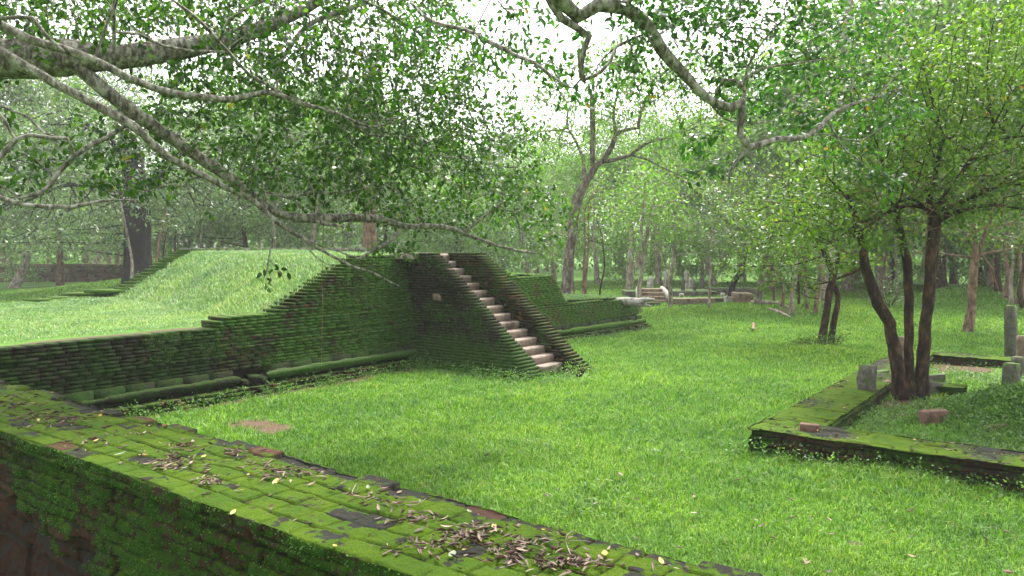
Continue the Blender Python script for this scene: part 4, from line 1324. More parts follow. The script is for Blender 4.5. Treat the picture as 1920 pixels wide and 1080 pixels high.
traced('wavy_sapling', 'thin sapling with wavy grey stem standing right of the ruin posts', (1330, 578, 33),
       [[(1330, 578, 5), (1331, 550, 5), (1329, 530, 5), (1333, 510, 5), (1332, 495, 4), (1328, 478, 4), (1333, 450, 3), (1336, 400, 2)]],
       [(1340, 400, 75, 50, 2.2, 380, 12), (1380, 450, 50, 35, 2, 180, 6)], M['bark_pale'], M['leaf_grey'], .32, 3.6, .36, .18, 7, .009, False, .35, .03, .15)
traced('leaning_tree', 'small tree with black trunk leaning right above the low ruin', (1370, 555, 37),
       [[(1368, 556, 12), (1375, 530, 11), (1386, 510, 10), (1395, 495, 8), (1400, 470, 6), (1385, 440, 4), (1372, 420, 3)]],
       [(1380, 420, 80, 50, 2.6, 420, 12), (1430, 460, 60, 40, 2.2, 220, 8)], M['bark_black'], M['leaf_grey'], .38, 4.5, .42, .2, 7, .011, False, .4, .035, .18)
traced('leaning_pale_tree', 'hazy tree with pair of pinkish trunks leaning right, left of the forked slender tree', (1180, 528, 46),
       [[(1178, 530, 11), (1180, 500, 11), (1183, 470, 9), (1184, 430, 7), (1182, 400, 5), (1190, 370, 3)], [(1182, 530, 7), (1188, 505, 6), (1196, 480, 5), (1206, 460, 3)]],
       [(1160, 370, 80, 60, 3, 360, 12), (1200, 330, 70, 60, 3, 280, 10)], M['bark_pale'], M['leaf_pale'], .5, 5, .5, .22, 7, .014, False, .3, .04, .2,
       limbs=[[(1183, 440, 5), (1172, 415, 4), (1166, 390, 3)], [(1184, 430, 4), (1195, 405, 3), (1205, 385, 2)]])
traced('grey_trunk_tree', 'grey-trunked tree leaning slightly right behind the stone trough', (1422, 565, 34),
       [[(1420, 566, 13), (1424, 545, 12), (1428, 520, 11), (1432, 495, 10), (1434, 460, 8), (1440, 400, 5)]],
       [(1440, 400, 100, 70, 2.8, 620, 18), (1400, 350, 80, 60, 2.6, 340, 10), (1470, 470, 60, 35, 2, 240, 8)], M['bark_grey'], M['leaf_mid'], .36, 4.2, .4, .18, 6, .011, False, .4, .033, .16,
       limbs=[[(1434, 475, 8), (1405, 445, 8), (1365, 415, 8), (1310, 365, 7), (1255, 318, 5), (1225, 285, 3)]])
traced('pinkish_tree', 'tree with single smooth pinkish-grey trunk on the open lawn right of the dark stems', (1816, 620, 25),
       [[(1815, 620, 19), (1819, 590, 16), (1823, 550, 15), (1827, 510, 14), (1830, 480, 13), (1828, 440, 9), (1820, 390, 6)], [(1829, 490, 10), (1837, 475, 9), (1845, 440, 6), (1860, 400, 4)]],
       [(1800, 370, 110, 70, 2.6, 520, 16), (1890, 430, 90, 45, 2.2, 360, 12), (1880, 340, 80, 70, 2.4, 340, 10), (1780, 220, 180, 110, 3, 700, 20), (1640, 330, 110, 80, 2.6, 420, 12), (1900, 140, 110, 90, 3, 420, 12)],
       M['bark_brown'], M['leaf_mid'], .28, 3.3, .32, .15, 6, .008, False, .35, .025, .12,
       limbs=[[(1832, 480, 6), (1880, 470, 4), (1920, 462, 2)], [(1828, 482, 5), (1780, 478, 4), (1735, 470, 3), (1700, 485, 2)], [(1838, 476, 5), (1858, 500, 4), (1872, 545, 3)]])
traced('tall_pale_tree', 'very tall tree with pale trunk showing against the white sky at the top right', (1560, 560, 36),
       [[(1545, 562, 24), (1555, 450, 22), (1562, 350, 20), (1570, 240, 20), (1578, 120, 18), (1588, 20, 16), (1600, -100, 12), (1610, -200, 7)]],
       [(1520, 90, 90, 70, 3.5, 300, 10), (1640, -60, 120, 90, 4, 300, 10), (1500, 240, 90, 60, 3, 240, 8)],
       M['bark_pale'], M['leaf_pale'], .5, 6, .55, .24, 7, .014, False, .3, .04, .2,
       limbs=[[(1570, 250, 7), (1530, 190, 5), (1500, 120, 3)]])

dead = Skel()                                            # bare brown twigs tangled under the crown of the many-stemmed tree
for i in range(70):
    x, y, Yd = random.uniform(1570, 1880), random.uniform(330, 440), random.uniform(12.3, 13.2)
    dx, dy = random.uniform(-90, 90), random.uniform(-45, 35)
    dead.line(px_line([(x, y, Yd, 1.8), (x + dx * .5, y + dy * .5 + random.uniform(-10, 10), Yd + .1, 1.6), (x + dx, y + dy, Yd + .1, .9)]), .12, None, .01)
dead.finish()
many = [o for o in bpy.data.objects if o.name == 'many_stemmed_tree'][0]
link('dead_twigs', dead.tubes('dead_twigs'), M['bark_brown'], many)

# ------------------------------------------------------------------ thin saplings in the thicket
def sapling(px, pyb, pyt, d, Y, bark, lean, label, group):
    p = at(px, pyb, Y); z0 = float(gz(p[0], p[1]))
    t = tree_obj('sapling', (p[0], p[1], z0), label, group)
    s = Skel()
    q = at(px + lean, pyt, Y)
    r = d * Y / F / 2
    m_ = [(np.array([p[0], p[1], z0 - .1]), r * 1.2)]
    for k in (.3, .6, 1):
        m_.append((np.array([p[0] + (q[0] - p[0]) * k + random.gauss(0, .06), p[1] + random.gauss(0, .1), z0 + (q[2] - z0) * k]), r * (1 - .5 * k)))
    s.line(m_, .3)
    a_ = blob((q[0], p[1], q[2] + .3), (1.3, 1.3, 1.1), 150, 7)
    s.grow(a_[a_[:, 2] > z0 + 1], .3, 3, .34, 30, .008)
    s.finish(.008)
    link('trunk', s.tubes('sapling'), bark, t)
    P, D_ = s.leaf_nodes(.026)
    link('crown', leaves('sapling', P, D_, 4, .15, .075, .3, .8, .14, False), random.choice([M['leaf_pale'], M['leaf_mid'], M['leaf_grey']]), t)
for px, pb_, pt, d, Y, bk, ln in ((1092, 545, 400, 5, 31, 'bark_brown', 3), (1101, 545, 380, 6, 32, 'bark_brown', 6), (1126, 548, 440, 4, 33, 'bark_dark', 2), (1079, 540, 470, 4, 30.5, 'bark_brown', -6)):
    sapling(px, pb_, pt, d, Y, M[bk], ln, 'thin bare-stemmed sapling close beside the crooked trunk', 'saplings beside the crooked trunk')
for px, pb_, pt, d, Y, bk, ln in ((1466, 562, 460, 6, 32, 'bark_brown', 4), (1484, 566, 450, 10, 30, 'bark_pale', 5), (1498, 562, 470, 5, 33, 'bark_dark', 0), (1515, 566, 470, 7, 31, 'bark_brown', -8), (1528, 570, 460, 9, 30, 'bark_brown', 12),
                                  (1544, 570, 450, 6, 31, 'bark_pale', 6), (1452, 560, 470, 5, 35, 'bark_brown', 0)):
    sapling(px, pb_, pt, d, Y, M[bk], ln, 'thin stem in the thicket left of the twin-stemmed tree', 'thicket left of the twin-stemmed tree')
for px, pb_, pt, d, Y, bk, ln in ((1655, 545, 450, 7, 44, 'bark_brown', 5), (1668, 545, 440, 9, 46, 'bark_brown', -3), (1680, 547, 450, 5, 42, 'bark_pale', 0), (1762, 545, 470, 6, 48, 'bark_brown', 4), (1776, 548, 460, 6, 50, 'bark_brown', -4),
                                  (1858, 565, 440, 10, 36, 'bark_brown', 6), (1871, 567, 450, 13, 35, 'bark_dark', -5), (1884, 568, 430, 11, 34, 'bark_brown', 8), (1897, 570, 440, 8, 33, 'bark_pale', 2), (1908, 572, 430, 10, 33, 'bark_brown', 6), (1920, 572, 450, 9, 32, 'bark_dark', -6)):
    sapling(px, pb_, pt, d, Y, M[bk], ln, 'thin brown stem in the shady thicket on the far right lawn', 'thicket on the far right lawn')
for px, pb_, pt, d, Y, bk, ln in ((243, 510, 380, 6, 42, 'bark_pale', -14), (290, 500, 400, 7, 43, 'bark_brown', 18), (322, 500, 430, 6, 50, 'bark_dark', 8), (365, 495, 420, 6, 52, 'bark_pale', 14), (305, 495, 420, 4, 47, 'bark_dark', 6), (515, 490, 400, 6, 50, 'bark_pale', -4)):
    sapling(px, pb_, pt, d, Y, M[bk], ln, 'thin stem near the almost black trunk behind the stepped edge', 'thin stems around the dark trunk')

# ------------------------------------------------------------------ woodland trees
def variant(seed, hgt, spread, bark, leafmat, leaf, per, droop):
    global RNG
    RNG = np.random.default_rng(seed)
    s = Skel()
    r0 = hgt * .016
    x, y = 0, 0
    pts = [(np.array([0, 0, -.3]), r0 * 1.4)]
    for k in (.12, .3, .45, .6, .78):
        x += RNG.normal(0, .25); y += RNG.normal(0, .25)
        pts.append((np.array([x, y, hgt * k]), r0 * (1.05 - k)))
    s.line(pts, .5)
    bl = []
    for i in range(8):
        a_ = i * 2.4 + RNG.random()
        k = RNG.uniform(.38, .95)
        rad = spread * (1 - abs(k - .6)) * RNG.uniform(.5, 1.0)
        bl.append(blob((math.cos(a_) * rad, math.sin(a_) * rad, hgt * k), (spread * .45, spread * .45, hgt * .11), 190, 8))
    bl.append(blob((x, y, hgt * .88), (spread * .5, spread * .5, hgt * .13), 220, 9))
    for i in range(3):
        a_ = RNG.random() * 6.28
        bl.append(blob((math.cos(a_) * spread * .7, math.sin(a_) * spread * .7, hgt * .27), (spread * .4, spread * .4, hgt * .08), 90, 5))
    s.grow(np.concatenate(bl), .5, 6.5, .55, 50, .015)
    s.finish(.014)
    P, D_ = s.leaf_nodes(.06)
    tr = s.tubes('wood_trunk')
    cr = leaves('wood_crown', P, D_, per, leaf, leaf * .5, droop, .8, .42, False)
    tr.materials.append(bark); cr.materials.append(leafmat)
    print('variant', len(P) * per)
    return tr, cr
VAR = [variant(11, 13, 4.6, M['bark_pale'], M['leaf_pale'], .27, 18, .3), variant(12, 12, 5.2, M['bark_brown'], M['leaf_wood'], .28, 18, .35),
       variant(13, 14, 4.2, M['bark_pale'], M['leaf_grey'], .26, 18, .4), variant(14, 11, 5.0, M['bark_dark'], M['leaf_wood'], .28, 18, .3)]
RNG = np.random.default_rng(77)
WL = ('hazy woodland tree in the rows behind the grassy platform', 'pale feathery tree in the mist beyond the low ruin', 'shady woodland tree at the back of the right-hand lawn')
WG = ('woodland behind the platform', 'misty trees beyond the ruin', 'woodland behind the right lawn')
for px, Y, v, s_ in ((-90, 50, 1, 1), (20, 54, 2, 1), (110, 57, 1, .95), (175, 66, 2, 1.05), (330, 58, 3, 1), (400, 66, 0, .95), (455, 55, 3, .9), (530, 62, 1, 1), (600, 52, 2, .8), (650, 66, 0, 1), (745, 56, 3, .95), (805, 64, 1, .9),
                     (860, 50, 3, .75), (925, 60, 2, .8), (985, 54, 0, .7), (1040, 66, 0, .85), (1120, 58, 0, .8), (1175, 66, 2, .9), (1235, 56, 0, .85), (1290, 64, 2, .9), (1345, 55, 2, .75), (1395, 62, 0, .95),
                     (1450, 50, 1, .85), (1500, 58, 0, 1), (1560, 52, 3, .95), (1610, 62, 1, 1), (1670, 56, 3, .9), (1725, 64, 0, 1), (1790, 58, 1, 1), (1845, 50, 3, 1), (1900, 56, 2, 1.05), (1960, 44, 1, 1), (2040, 50, 3, 1.1), (1660, 47, 0, 1.05), (1770, 41, 3, 1.05), (1868, 46, 0, 1.2), (1965, 42, 3, 1.2), (1585, 49, 0, 1.05)):
    p = at(px, 500, Y)
    g = 0 if px < 1000 else (1 if px < 1430 else 2)
    t = tree_obj('woodland_tree', (p[0], Y, float(gz(p[0], Y))), WL[g], WG[g])
    t.rotation_euler.z = random.uniform(0, 6.28)
    k = s_ * random.uniform(.93, 1.07) * (1.22 if px < 700 else (1.12 if px < 1430 else 1.3))
    t.scale = (k, k, k * random.uniform(.95, 1.08))
    for nm, me in zip(('trunk', 'crown'), VAR[v]):
        o = bpy.data.objects.new(nm, me); COL.objects.link(o); o.parent = t

# far wood that closes the view
n = 150000
wx = RNG.uniform(-85, 85, n); wy = RNG.uniform(74, 112, n)
top = 7 + 8 * fbm(wx * .09, wy * .05, 71, 3)
wz = top * RNG.random(n) ** .8
keep = fbm(wx * .35 + wz * .2, wz * .45 + wy * .05, 72, 3) > .44
wx, wy, wz = wx[keep], wy[keep], wz[keep]
wd_ = leaves('woods', np.stack([wx, wy, wz], -1), unit(RNG.normal(0, 1, (len(wx), 3))), 1, .60, .38, .3, .6, .2, False)
woods = link('woods', wd_, M['leaf_wood'])
tag(woods, 'far misty wood closing the view beyond the lawns', kind='stuff')
st = MB()
for i in range(150):
    x, y = random.uniform(-80, 80), random.uniform(72, 100)
    r, h = random.uniform(.08, .22), random.uniform(6, 12)
    lx = random.gauss(0, .6)
    st.add([(x - r, y - r, -.2), (x + r, y - r, -.2), (x + r, y + r, -.2), (x - r, y + r, -.2), (x - r * .4 + lx, y - r * .4, h), (x + r * .4 + lx, y - r * .4, h), (x + r * .4 + lx, y + r * .4, h), (x - r * .4 + lx, y + r * .4, h)],
           [(0, 1, 5, 4), (1, 2, 6, 5), (2, 3, 7, 6), (3, 0, 4, 7)])
st.build('wood_trunks', M['bark_brown'], woods)['kind'] = 'stuff'

# ------------------------------------------------------------------ shrubs
def shrub(name, label, px, py, Y, w, h, n, leaf, mat, cat='shrub', group=None, per=3):
    p = at(px, py, Y)
    z0 = float(gz(p[0], Y))
    t = tag(empty(name, (p[0], Y, z0)), label, cat, group)
    s = Skel()
    for i in range(5):
        a_ = i * 1.257
        s.line([(np.array([p[0], Y, z0 - .05]), .02), (np.array([p[0] + math.cos(a_) * w * .3, Y + math.sin(a_) * w * .3, z0 + h * .5]), .01)], leaf * 1.2)
    a2 = blob((p[0], Y, z0 + h * .45), (w * .6, w * .6, h * .5), n, max(6, n // 24))
    s.grow(a2[a2[:, 2] > z0 + .03], leaf * 1.2, w * 1.2, leaf * 1.4, 30, .004)
    s.finish(.004)
    link('stems', s.tubes('shrub_stems'), M['bark_dark'], t)
    P, D_ = s.leaf_nodes(.05)
    link('foliage', leaves('shrub_foliage', P, D_, per, leaf, leaf * .5, .15, .8, leaf * .7, False, up=.3), mat, t)
    return t
shrub('shrub', 'grey-green feathery shrub on the lawn behind the dark stems', 1668, 585, 32, 1.5, 1.5, 330, .16, M['leaf_grey'])
shrub('shrub', 'low spreading weedy shrub around the foot of the twin-stemmed tree', 1530, 672, 20.6, 1.3, .35, 300, .07, M['weed'])
shrub('shrub', 'dark leafy sprout at the foot of the twin stems', 1566, 645, 21.2, .5, .6, 110, .09, M['leaf_mid'])
shrub('shrub', 'pale sprouting plant by the wall base at the foot of the steps', 1086, 700, 16.6, .5, .35, 120, .06, M['leaf_pale'])
shrub('shrub', 'grey sprig growing against the black trunk by the stepped edge', 275, 485, 42, 1.1, 1.3, 120, .2, M['leaf_grey'])
shrub('shrub', 'bushy undergrowth on the grassy hump beyond the pinkish trunk', 1850, 560, 36, 2.2, 1.0, 300, .17, M['leaf_mid'])
for i, (px, Y, w, h) in enumerate(((30, 60, 4, 3), (420, 57, 4, 2.6), (500, 60, 3.6, 3), (580, 55, 3.6, 3), (640, 60, 4, 3.4), (760, 50, 3.6, 3), (820, 47, 3, 2.6), (880, 50, 3, 3), (940, 56, 3.4, 3), (350, 62, 4, 3))):
    shrub('understorey_bush', 'soft grey-green bush at the wood edge behind the platform top', px, 490, Y, w, h, 260, .24, M['leaf_grey'] if i % 3 else M['leaf_wood'], 'bush', 'bushes along the wood edge behind the platform', 5)
for i, (px, Y, w, h) in enumerate(((1190, 58, 4, 2.6), (1260, 62, 4, 2.6), (1330, 58, 4, 2.6), (1480, 50, 3.4, 2.6), (1530, 46, 2.6, 2.0), (1600, 60, 3, 2), (1700, 60, 4, 2.4), (1800, 52, 3.5, 2.4), (1880, 46, 3, 2.4), (1940, 42, 3, 3))):
    shrub('understorey_bush', 'leafy bush along the far edge of the lawn beyond the ruin and thicket', px, 505, Y, w, h, 240, .24, M['leaf_pale'] if i < 3 else M['leaf_wood'], 'bush', 'bushes along the far edge of the lawn', 5)

# ------------------------------------------------------------------ fallen branches
def fallen(name, label, pts, mat, twigs=0, cat='branch', group=None):
    """pts: px, py, diameter px lying on the ground"""
    s = Skel()
    w = []
    for px, py, d in pts:
        p = on_z(px, py, 0); p[2] = float(gz(p[0], p[1])) + d * p[1] / F * .6
        w.append((p, d * p[1] / F / 2))
    s.line(w, .12, None, .01)
    for i in range(twigs):
        k = s.p[random.randrange(len(s.p))]
        e = k + RNG.normal(0, .25, 3); e[2] = k[2] + abs(e[2] - k[2]) * .6
        s.line([(k, .012), (e, .005)], .1, .05)
    s.finish()
    return tag(link(name, s.tubes(name), mat), label, cat, group)
fallen('fallen_branch', 'grey fallen branch on the lawn between the stone trough and the twin-stemmed tree', [(1408, 576, 5), (1430, 580, 7), (1455, 582, 6), (1480, 588, 3)], M['bark_pale'], 5)
fallen('fallen_branch', 'second grey fallen stick just below the fallen branch on the lawn', [(1442, 588, 4), (1462, 593, 5), (1484, 599, 3)], M['bark_pale'], 3)
fallen('broken_stake', 'small brown broken stake poking from the lawn near the fallen branches', [(1411, 620, 6), (1414, 608, 6)], M['bark_brown'], 0, 'stick')
fallen('tree_root', 'curved pale root arching beside the right stem of the dark tree', [(1716, 745, 12), (1724, 735, 13), (1738, 733, 10), (1748, 738, 5)], M['bark_brown'], 0, 'root')

# ================================================================== grass
def blades(name, P, ln, wd, lean, mat, label, parent=None, up=None):
    n = len(P)
    az = RNG.uniform(0, 6.283, n)
    dx = np.stack([np.cos(az), np.sin(az), np.zeros(n)], -1)
    az2 = RNG.uniform(0, 6.283, n)
    sx = np.stack([np.cos(az2), np.sin(az2), np.zeros(n)], -1) * wd[:, None] * .5
    z = np.array([0, 0, 1.0])
    le = (lean * RNG.uniform(.3, 1.2, n))[:, None]
    l = ln[:, None]
    mid = P + z * l * .55 + dx * l * le * .28
    tip = P + z * l * (1 - .35 * le) + dx * l * le
    v = np.stack([P - sx - z * .01, P + sx - z * .01, mid - sx * .8, mid + sx * .8, tip], 1)
    pat = np.array([0, 1, 3, 2, 2, 3, 4])
    lo = (np.arange(n)[:, None] * 5 + pat).ravel()
    tt = np.tile([4, 3], n); st = np.concatenate([[0], np.cumsum(tt)[:-1]])
    me = mesh_np(name, v.reshape(-1, 3), lo, st, tt, False, {'rnd': ('FACE', np.repeat(RNG.random(n), 2))})
    o = link(name, me, mat, parent)
    return tag(o, label, kind='stuff')

def radial(n, r0, r1, dens):
    r = np.linspace(r0, r1, 2000)
    c = np.cumsum(dens(r) * r); c /= c[-1]
    rs = np.interp(RNG.random(n), c, r)
    t = RNG.uniform(-.68, .68, n)
    return rs * np.sin(t), rs * np.cos(t), rs
gx_, gy_, gr_ = radial(800000, 3.4, 62, lambda r: 1 / (1 + (r / 7.5) ** 2.05))
ga, gb = to_ab(gx_, gy_)
ok = gb > bf + .03
ok &= ~((ga > 3.0) & (ga < 4.0) & (gb > .3) & (gb < 1.3))
ok &= ~((ga < .30) & (gb < 11.35) & (ga > -11.0))
ok &= ~((ga > -.6) & (ga < 3.4) & (gb > -.35) & (gb < 1.55))
ine, inb = ga - EA, gb - EB
wallz = (ine > 0) & (inb > 0) & (inb < 10.2) & (ine < 9) & ((ine < .8) | (inb < .74) | (inb > 9.5))
ok &= ~wallz
inside = (ine > .8) & (inb > .74) & (inb < 9.5) & (ine < 8.5)
bv = bare(gx_, gy_)
ok &= RNG.random(len(ga)) > bv * 1.1
ok &= ~(inside & (RNG.random(len(ga)) < .55))
gx_, gy_, gr_, ins2, ga, gb = gx_[ok], gy_[ok], gr_[ok], inside[ok], ga[ok], gb[ok]
tuft = fbm(gx_ * .9, gy_ * .9, 81, 3)
t2 = fbm(gx_ * 4.5, gy_ * 4.5, 84, 2)
ln = (.05 + .11 * np.clip(tuft - .3, 0, 1) + .11 * np.clip(t2 - .45, 0, 1)) * RNG.uniform(.55, 1.35, len(gx_)) * (1 + gr_ * .004)
edge_far = sstep(.9, .0, gb - bf) + sstep(.5, .0, np.abs(gb - EB + .2)) * (ga > EA - .3)
ln *= 1 + .5 * np.clip(edge_far, 0, 1)
ln[ins2] *= .7
wd = (.0040 + .00075 * gr_) * RNG.uniform(.7, 1.3, len(gx_))
blades('lawn_grass', np.stack([gx_, gy_, gz(gx_, gy_)], -1), ln, wd, 1.0, M['grass'], 'short bright green grass of the lawn')

n = 150000
ta, tb = RNG.uniform(-10.5, -.25, n), RNG.uniform(-14, 11.2, n)
e_ = aface(topz(ta, tb)) - .28
ok = ta < e_
stp = (sstep(.75, .35, e_ - ta) * sstep(-3.8, -4.6, tb))
slp = sstep(-4.2, -3.4, tb) * sstep(-.9, -1.6, tb + ta / 10.5)
pt_ = sstep(.62, .74, fbm(ta * 2.4, tb * 2.4, 21, 4)) * slp
ok &= RNG.random(n) > np.maximum(stp * 1.0, pt_ * .55)
ta, tb = ta[ok], tb[ok]
tz = topz(ta, tb) + .05 * (fbm(ta * 1.2, tb * 1.2, 12, 3) - .5) - .03
TP = ab_arr(ta, tb, tz)
rr2 = np.hypot(TP[:, 0], TP[:, 1])
slp = sstep(-4.2, -3.4, tb) * sstep(-.9, -1.6, tb + ta / 10.5)
blades('mound_grass', TP, (.055 + .06 * slp + .08 * np.clip(fbm(ta * 1.5, tb * 1.5, 91, 3) - .45, 0, 1)) * RNG.uniform(.6, 1.3, len(ta)), (.004 + .0009 * rr2) * RNG.uniform(.7, 1.3, len(ta)), 1.1, M['mound_grass'], 'pale short grass on the platform top and its sloping mound')

# ground cover: broad-leaved weeds
def weeds(name, label, P, hmax, leaf, mat, per=5):
    k = len(P)
    Q = np.repeat(P, per, 0)
    Q[:, 2] += RNG.random(len(Q)) ** 1.3 * hmax * np.repeat(RNG.uniform(.3, 1.0, k), per)
    Q[:, :2] += RNG.normal(0, .035, (len(Q), 2))
    D_ = unit(RNG.normal(0, 1, (len(Q), 3)) * np.array([1, 1, .3]))
    o = link(name, leaves(name, Q, D_, 1, leaf, leaf * .55, .0, 1.2, .01, False, up=.35), mat)
    return tag(o, label, kind='stuff')
n = 12000
a_, b_ = RNG.uniform(EA + .8, EA + 8.4, n), RNG.uniform(EB + .74, EB + 9.5, n)
p_ = ab_arr(a_, b_, 0)
ok = (fbm(a_ * .9, b_ * .9, 95, 3) > .40) & (RNG.random(n) > bare(p_[:, 0], p_[:, 1]) * 1.15)
p_ = p_[ok]; p_[:, 2] = gz(p_[:, 0], p_[:, 1])
weeds('plot_weeds', 'leafy weeds and creepers covering the kerbed plot', p_, .14, .05, M['plot_weed'], 5)
q = []
for i in range(480):                                   # along the kerb wall, the platform foot and the stair foot
    q.append(ab(EA + random.uniform(-.3, 8.5), EB - .03 - abs(random.gauss(0, .22))))
for i in range(160):
    q.append(ab(EA - abs(random.gauss(0, .12)), EB + random.uniform(0, 9)))
for i in range(420):
    q.append(ab(.34 + abs(random.gauss(0, .16)), random.uniform(-9.5, -.2)))
for i in range(260):
    q.append(ab(random.uniform(.2, 3.6), -.45 - abs(random.gauss(0, .2))))
for i in range(150):
    q.append(ab(3.45 + abs(random.gauss(0, .25)), random.uniform(-.5, 1.9)))
for i in range(260):
    q.append(ab(.35 + abs(random.gauss(0, .2)), random.uniform(1.6, 11.6)))
q = np.array(q); q[:, 2] = gz(q[:, 0], q[:, 1])
weeds('foot_weeds', 'small weeds growing along the foot of the brick walls', q, .30, .05, M['weed'], 7)
q = []
for px, py, r, n in ((1090, 960, .45, 60), (1120, 930, .35, 40), (830, 905, .3, 24), (1420, 600, 1.0, 120), (1300, 595, 1.6, 160), (1500, 620, 1.5, 200), (720, 830, .3, 20), (1330, 740, .8, 50), (1220, 850, .5, 40)):
    c = on_z(px, py, 0)
    for i in range(n):
        q.append((c[0] + random.gauss(0, r * .6), c[1] + random.gauss(0, r * .6), 0))
q = np.array(q); q[:, 2] = gz(q[:, 0], q[:, 1])
weeds('lawn_weeds', 'broad-leaved weeds scattered in the lawn', q, .12, .06, M['weed'], 5)
n = 2600
hx, hy = HUMP[0] + .4 + RNG.normal(0, .7, n), HUMP[1] + .5 + RNG.normal(0, .7, n)
weeds('hump_creeper', 'dense green creeper over the hump at the right edge of the plot', np.stack([hx, hy, gz(hx, hy)], -1), .12, .055, M['weed'], 5)

# ------------------------------------------------------------------ moss sprigs on the walls (parts of the walls)
n = 30000
b_ = RNG.uniform(-6.5, .0, n); z_ = RNG.uniform(.4, 2.5, n)
ok = (z_ < np.interp(b_, bs_, tops_wall)) & (fbm(b_ * 1.3, z_ * 2.2, 33, 4) + .10 * sstep(-3, 0, b_) > .52)
b_, z_ = b_[ok], z_[ok]
P = ab_arr(aface(z_) + .012, b_, np.floor(z_ / CH) * CH + .44 % CH + RNG.uniform(0, .03, len(z_)))
o = link('moss', leaves('moss', P, np.tile([*(U * .8), .3], (len(P), 1)), 1, .022, .014, .0, .6, .006, False, up=.2), M['weed'], plat); o['kind'] = 'stuff'
n = 5200
s_ = RNG.uniform(0, 3.2, n); z_ = RNG.uniform(.0, 2.4, n)
ok = (s_ < .36 + 2.9 * (1 - z_ / 2.6)) & (fbm(s_ * 1.4, z_ * 1.8, 35, 4) + .22 * sstep(.9, .2, z_) > .56)
s_, z_ = s_[ok], z_[ok]
P = ab_arr(s_, -.03 - .42 * np.clip(1 - z_ / .75, 0, 1) ** 1.3 * (1 - .15 * s_ / 3), z_)
o = link('moss', leaves('moss', P, np.tile([*(-W * .8), .3], (len(P), 1)), 1, .024, .015, .0, .6, .006, False, up=.2), M['weed'], stair); o['kind'] = 'stuff'
# fine sprigs on the shaded face of the near wall
i_ = np.nonzero((KD.ravel() == 4) | (KD.ravel() == 2))[0]
wgt = np.clip(mossy.ravel()[i_] + .25 * nf.ravel()[i_] - .35, 0, 1) * (S.ravel()[i_] < 12)
pick = RNG.choice(i_, 22000, p=wgt / wgt.sum())
P = Pn.reshape(-1, 3)[pick]
o = link('moss', leaves('moss', P, np.tile([*(-W * .8), .2], (len(P), 1)), 1, .013, .009, .1, .5, .005, False, up=.15), M['weed'], fw); o['kind'] = 'stuff'

# ================================================================== dead leaves on the wall
def wall_z(x, y):
    a, b = to_ab(x, y)
    i = np.clip(np.searchsorted(sa, a), 0, len(sa) - 1)
    cols = np.nonzero(kd == 1)[0]
    j = cols[np.argmin(np.abs(pb[cols] - b))]
    return float(Pn[i, j, 2])

def curled(mb, p, ln, wd, rz, curl, roll, tilt, rnd):
    nu, nv = 4, 3
    vs = []
    for i in range(nu + 1):
        t = i / nu
        w = wd * math.sin(math.pi * min(.97, max(.04, t * .92 + .03))) ** .8
        for j in range(nv):
            c = (j / (nv - 1) - .5)
            x = ln * (t - .5); y = w * c * math.cos(roll * c); z = abs(w * c) * roll * .9 + curl * ln * (t - .5) ** 2 + tilt * x
            vs.append((p[0] + x * math.cos(rz) - y * math.sin(rz), p[1] + x * math.sin(rz) + y * math.cos(rz), p[2] + z))
    fs = [(i * nv + j, i * nv + j + 1, (i + 1) * nv + j + 1, (i + 1) * nv + j) for i in range(nu) for j in range(nv - 1)]
    mb.add(vs, fs, rnd)

lit = MB()
piles = [(110, 785, 1.0, 70, 70, 16), (60, 770, 1, 40, 60, 14), (170, 830, 1, 20, 60, 12), (330, 862, 1, 60, 40, 16), (390, 905, 1, 36, 24, 12), (310, 875, 1, 36, 30, 10), (350, 840, 1, 30, 60, 10), (440, 848, 1, 26, 26, 8), (520, 892, 1, 44, 32, 12), (570, 888, 1, 30, 34, 8),
         (495, 875, 1, 20, 40, 8), (900, 1005, 1, 90, 50, 22), (960, 1040, 1, 90, 50, 20), (1055, 1058, 1, 70, 50, 14), (850, 1010, 1, 46, 40, 14), (780, 975, 1, 34, 40, 12), (1000, 1020, 1, 36, 60, 14), (690, 930, 1, 24, 50, 10), (730, 950, 1, 22, 40, 8), (1120, 1060, 1, 22, 40, 12),
         (240, 812, 1, 26, 60, 14), (20, 745, 1, 30, 50, 10), (10, 760, 1, 30, 60, 12), (1250, 1058, 1, 8, 30, 8), (620, 915, 1, 10, 60, 12), (800, 1030, 1, 30, 70, 14)]
for px, py, _, n, sx, sy in piles:
    for i in range(int(n * 1.3)):
        p = on_z(px + random.gauss(0, sx * .55), py + random.gauss(0, sy * .6), ZT)
        a, b = to_ab(p[0], p[1])
        if not (bn + .03 < b < bf - .03): continue
        p[2] = wall_z(p[0], p[1]) + .006 + random.random() ** 2 * .016
        ln_ = random.uniform(.022, .066)
        curled(lit, p, ln_, ln_ * random.uniform(.16, .40), random.uniform(0, 6.28), random.uniform(-.3, .9), random.uniform(.3, 2.0), random.gauss(0, .15), random.random() * .96)
for i in range(240):
    a, b = random.uniform(1, 13.5), random.uniform(bn + .05, bf - .05)
    p = ab(a, b, ZT); p[2] = wall_z(p[0], p[1]) + .006
    ln_ = random.uniform(.02, .06)
    curled(lit, p, ln_, ln_ * random.uniform(.25, .5), random.uniform(0, 6.28), random.uniform(0, .8), random.uniform(.2, 1.4), 0, random.random() * .96)
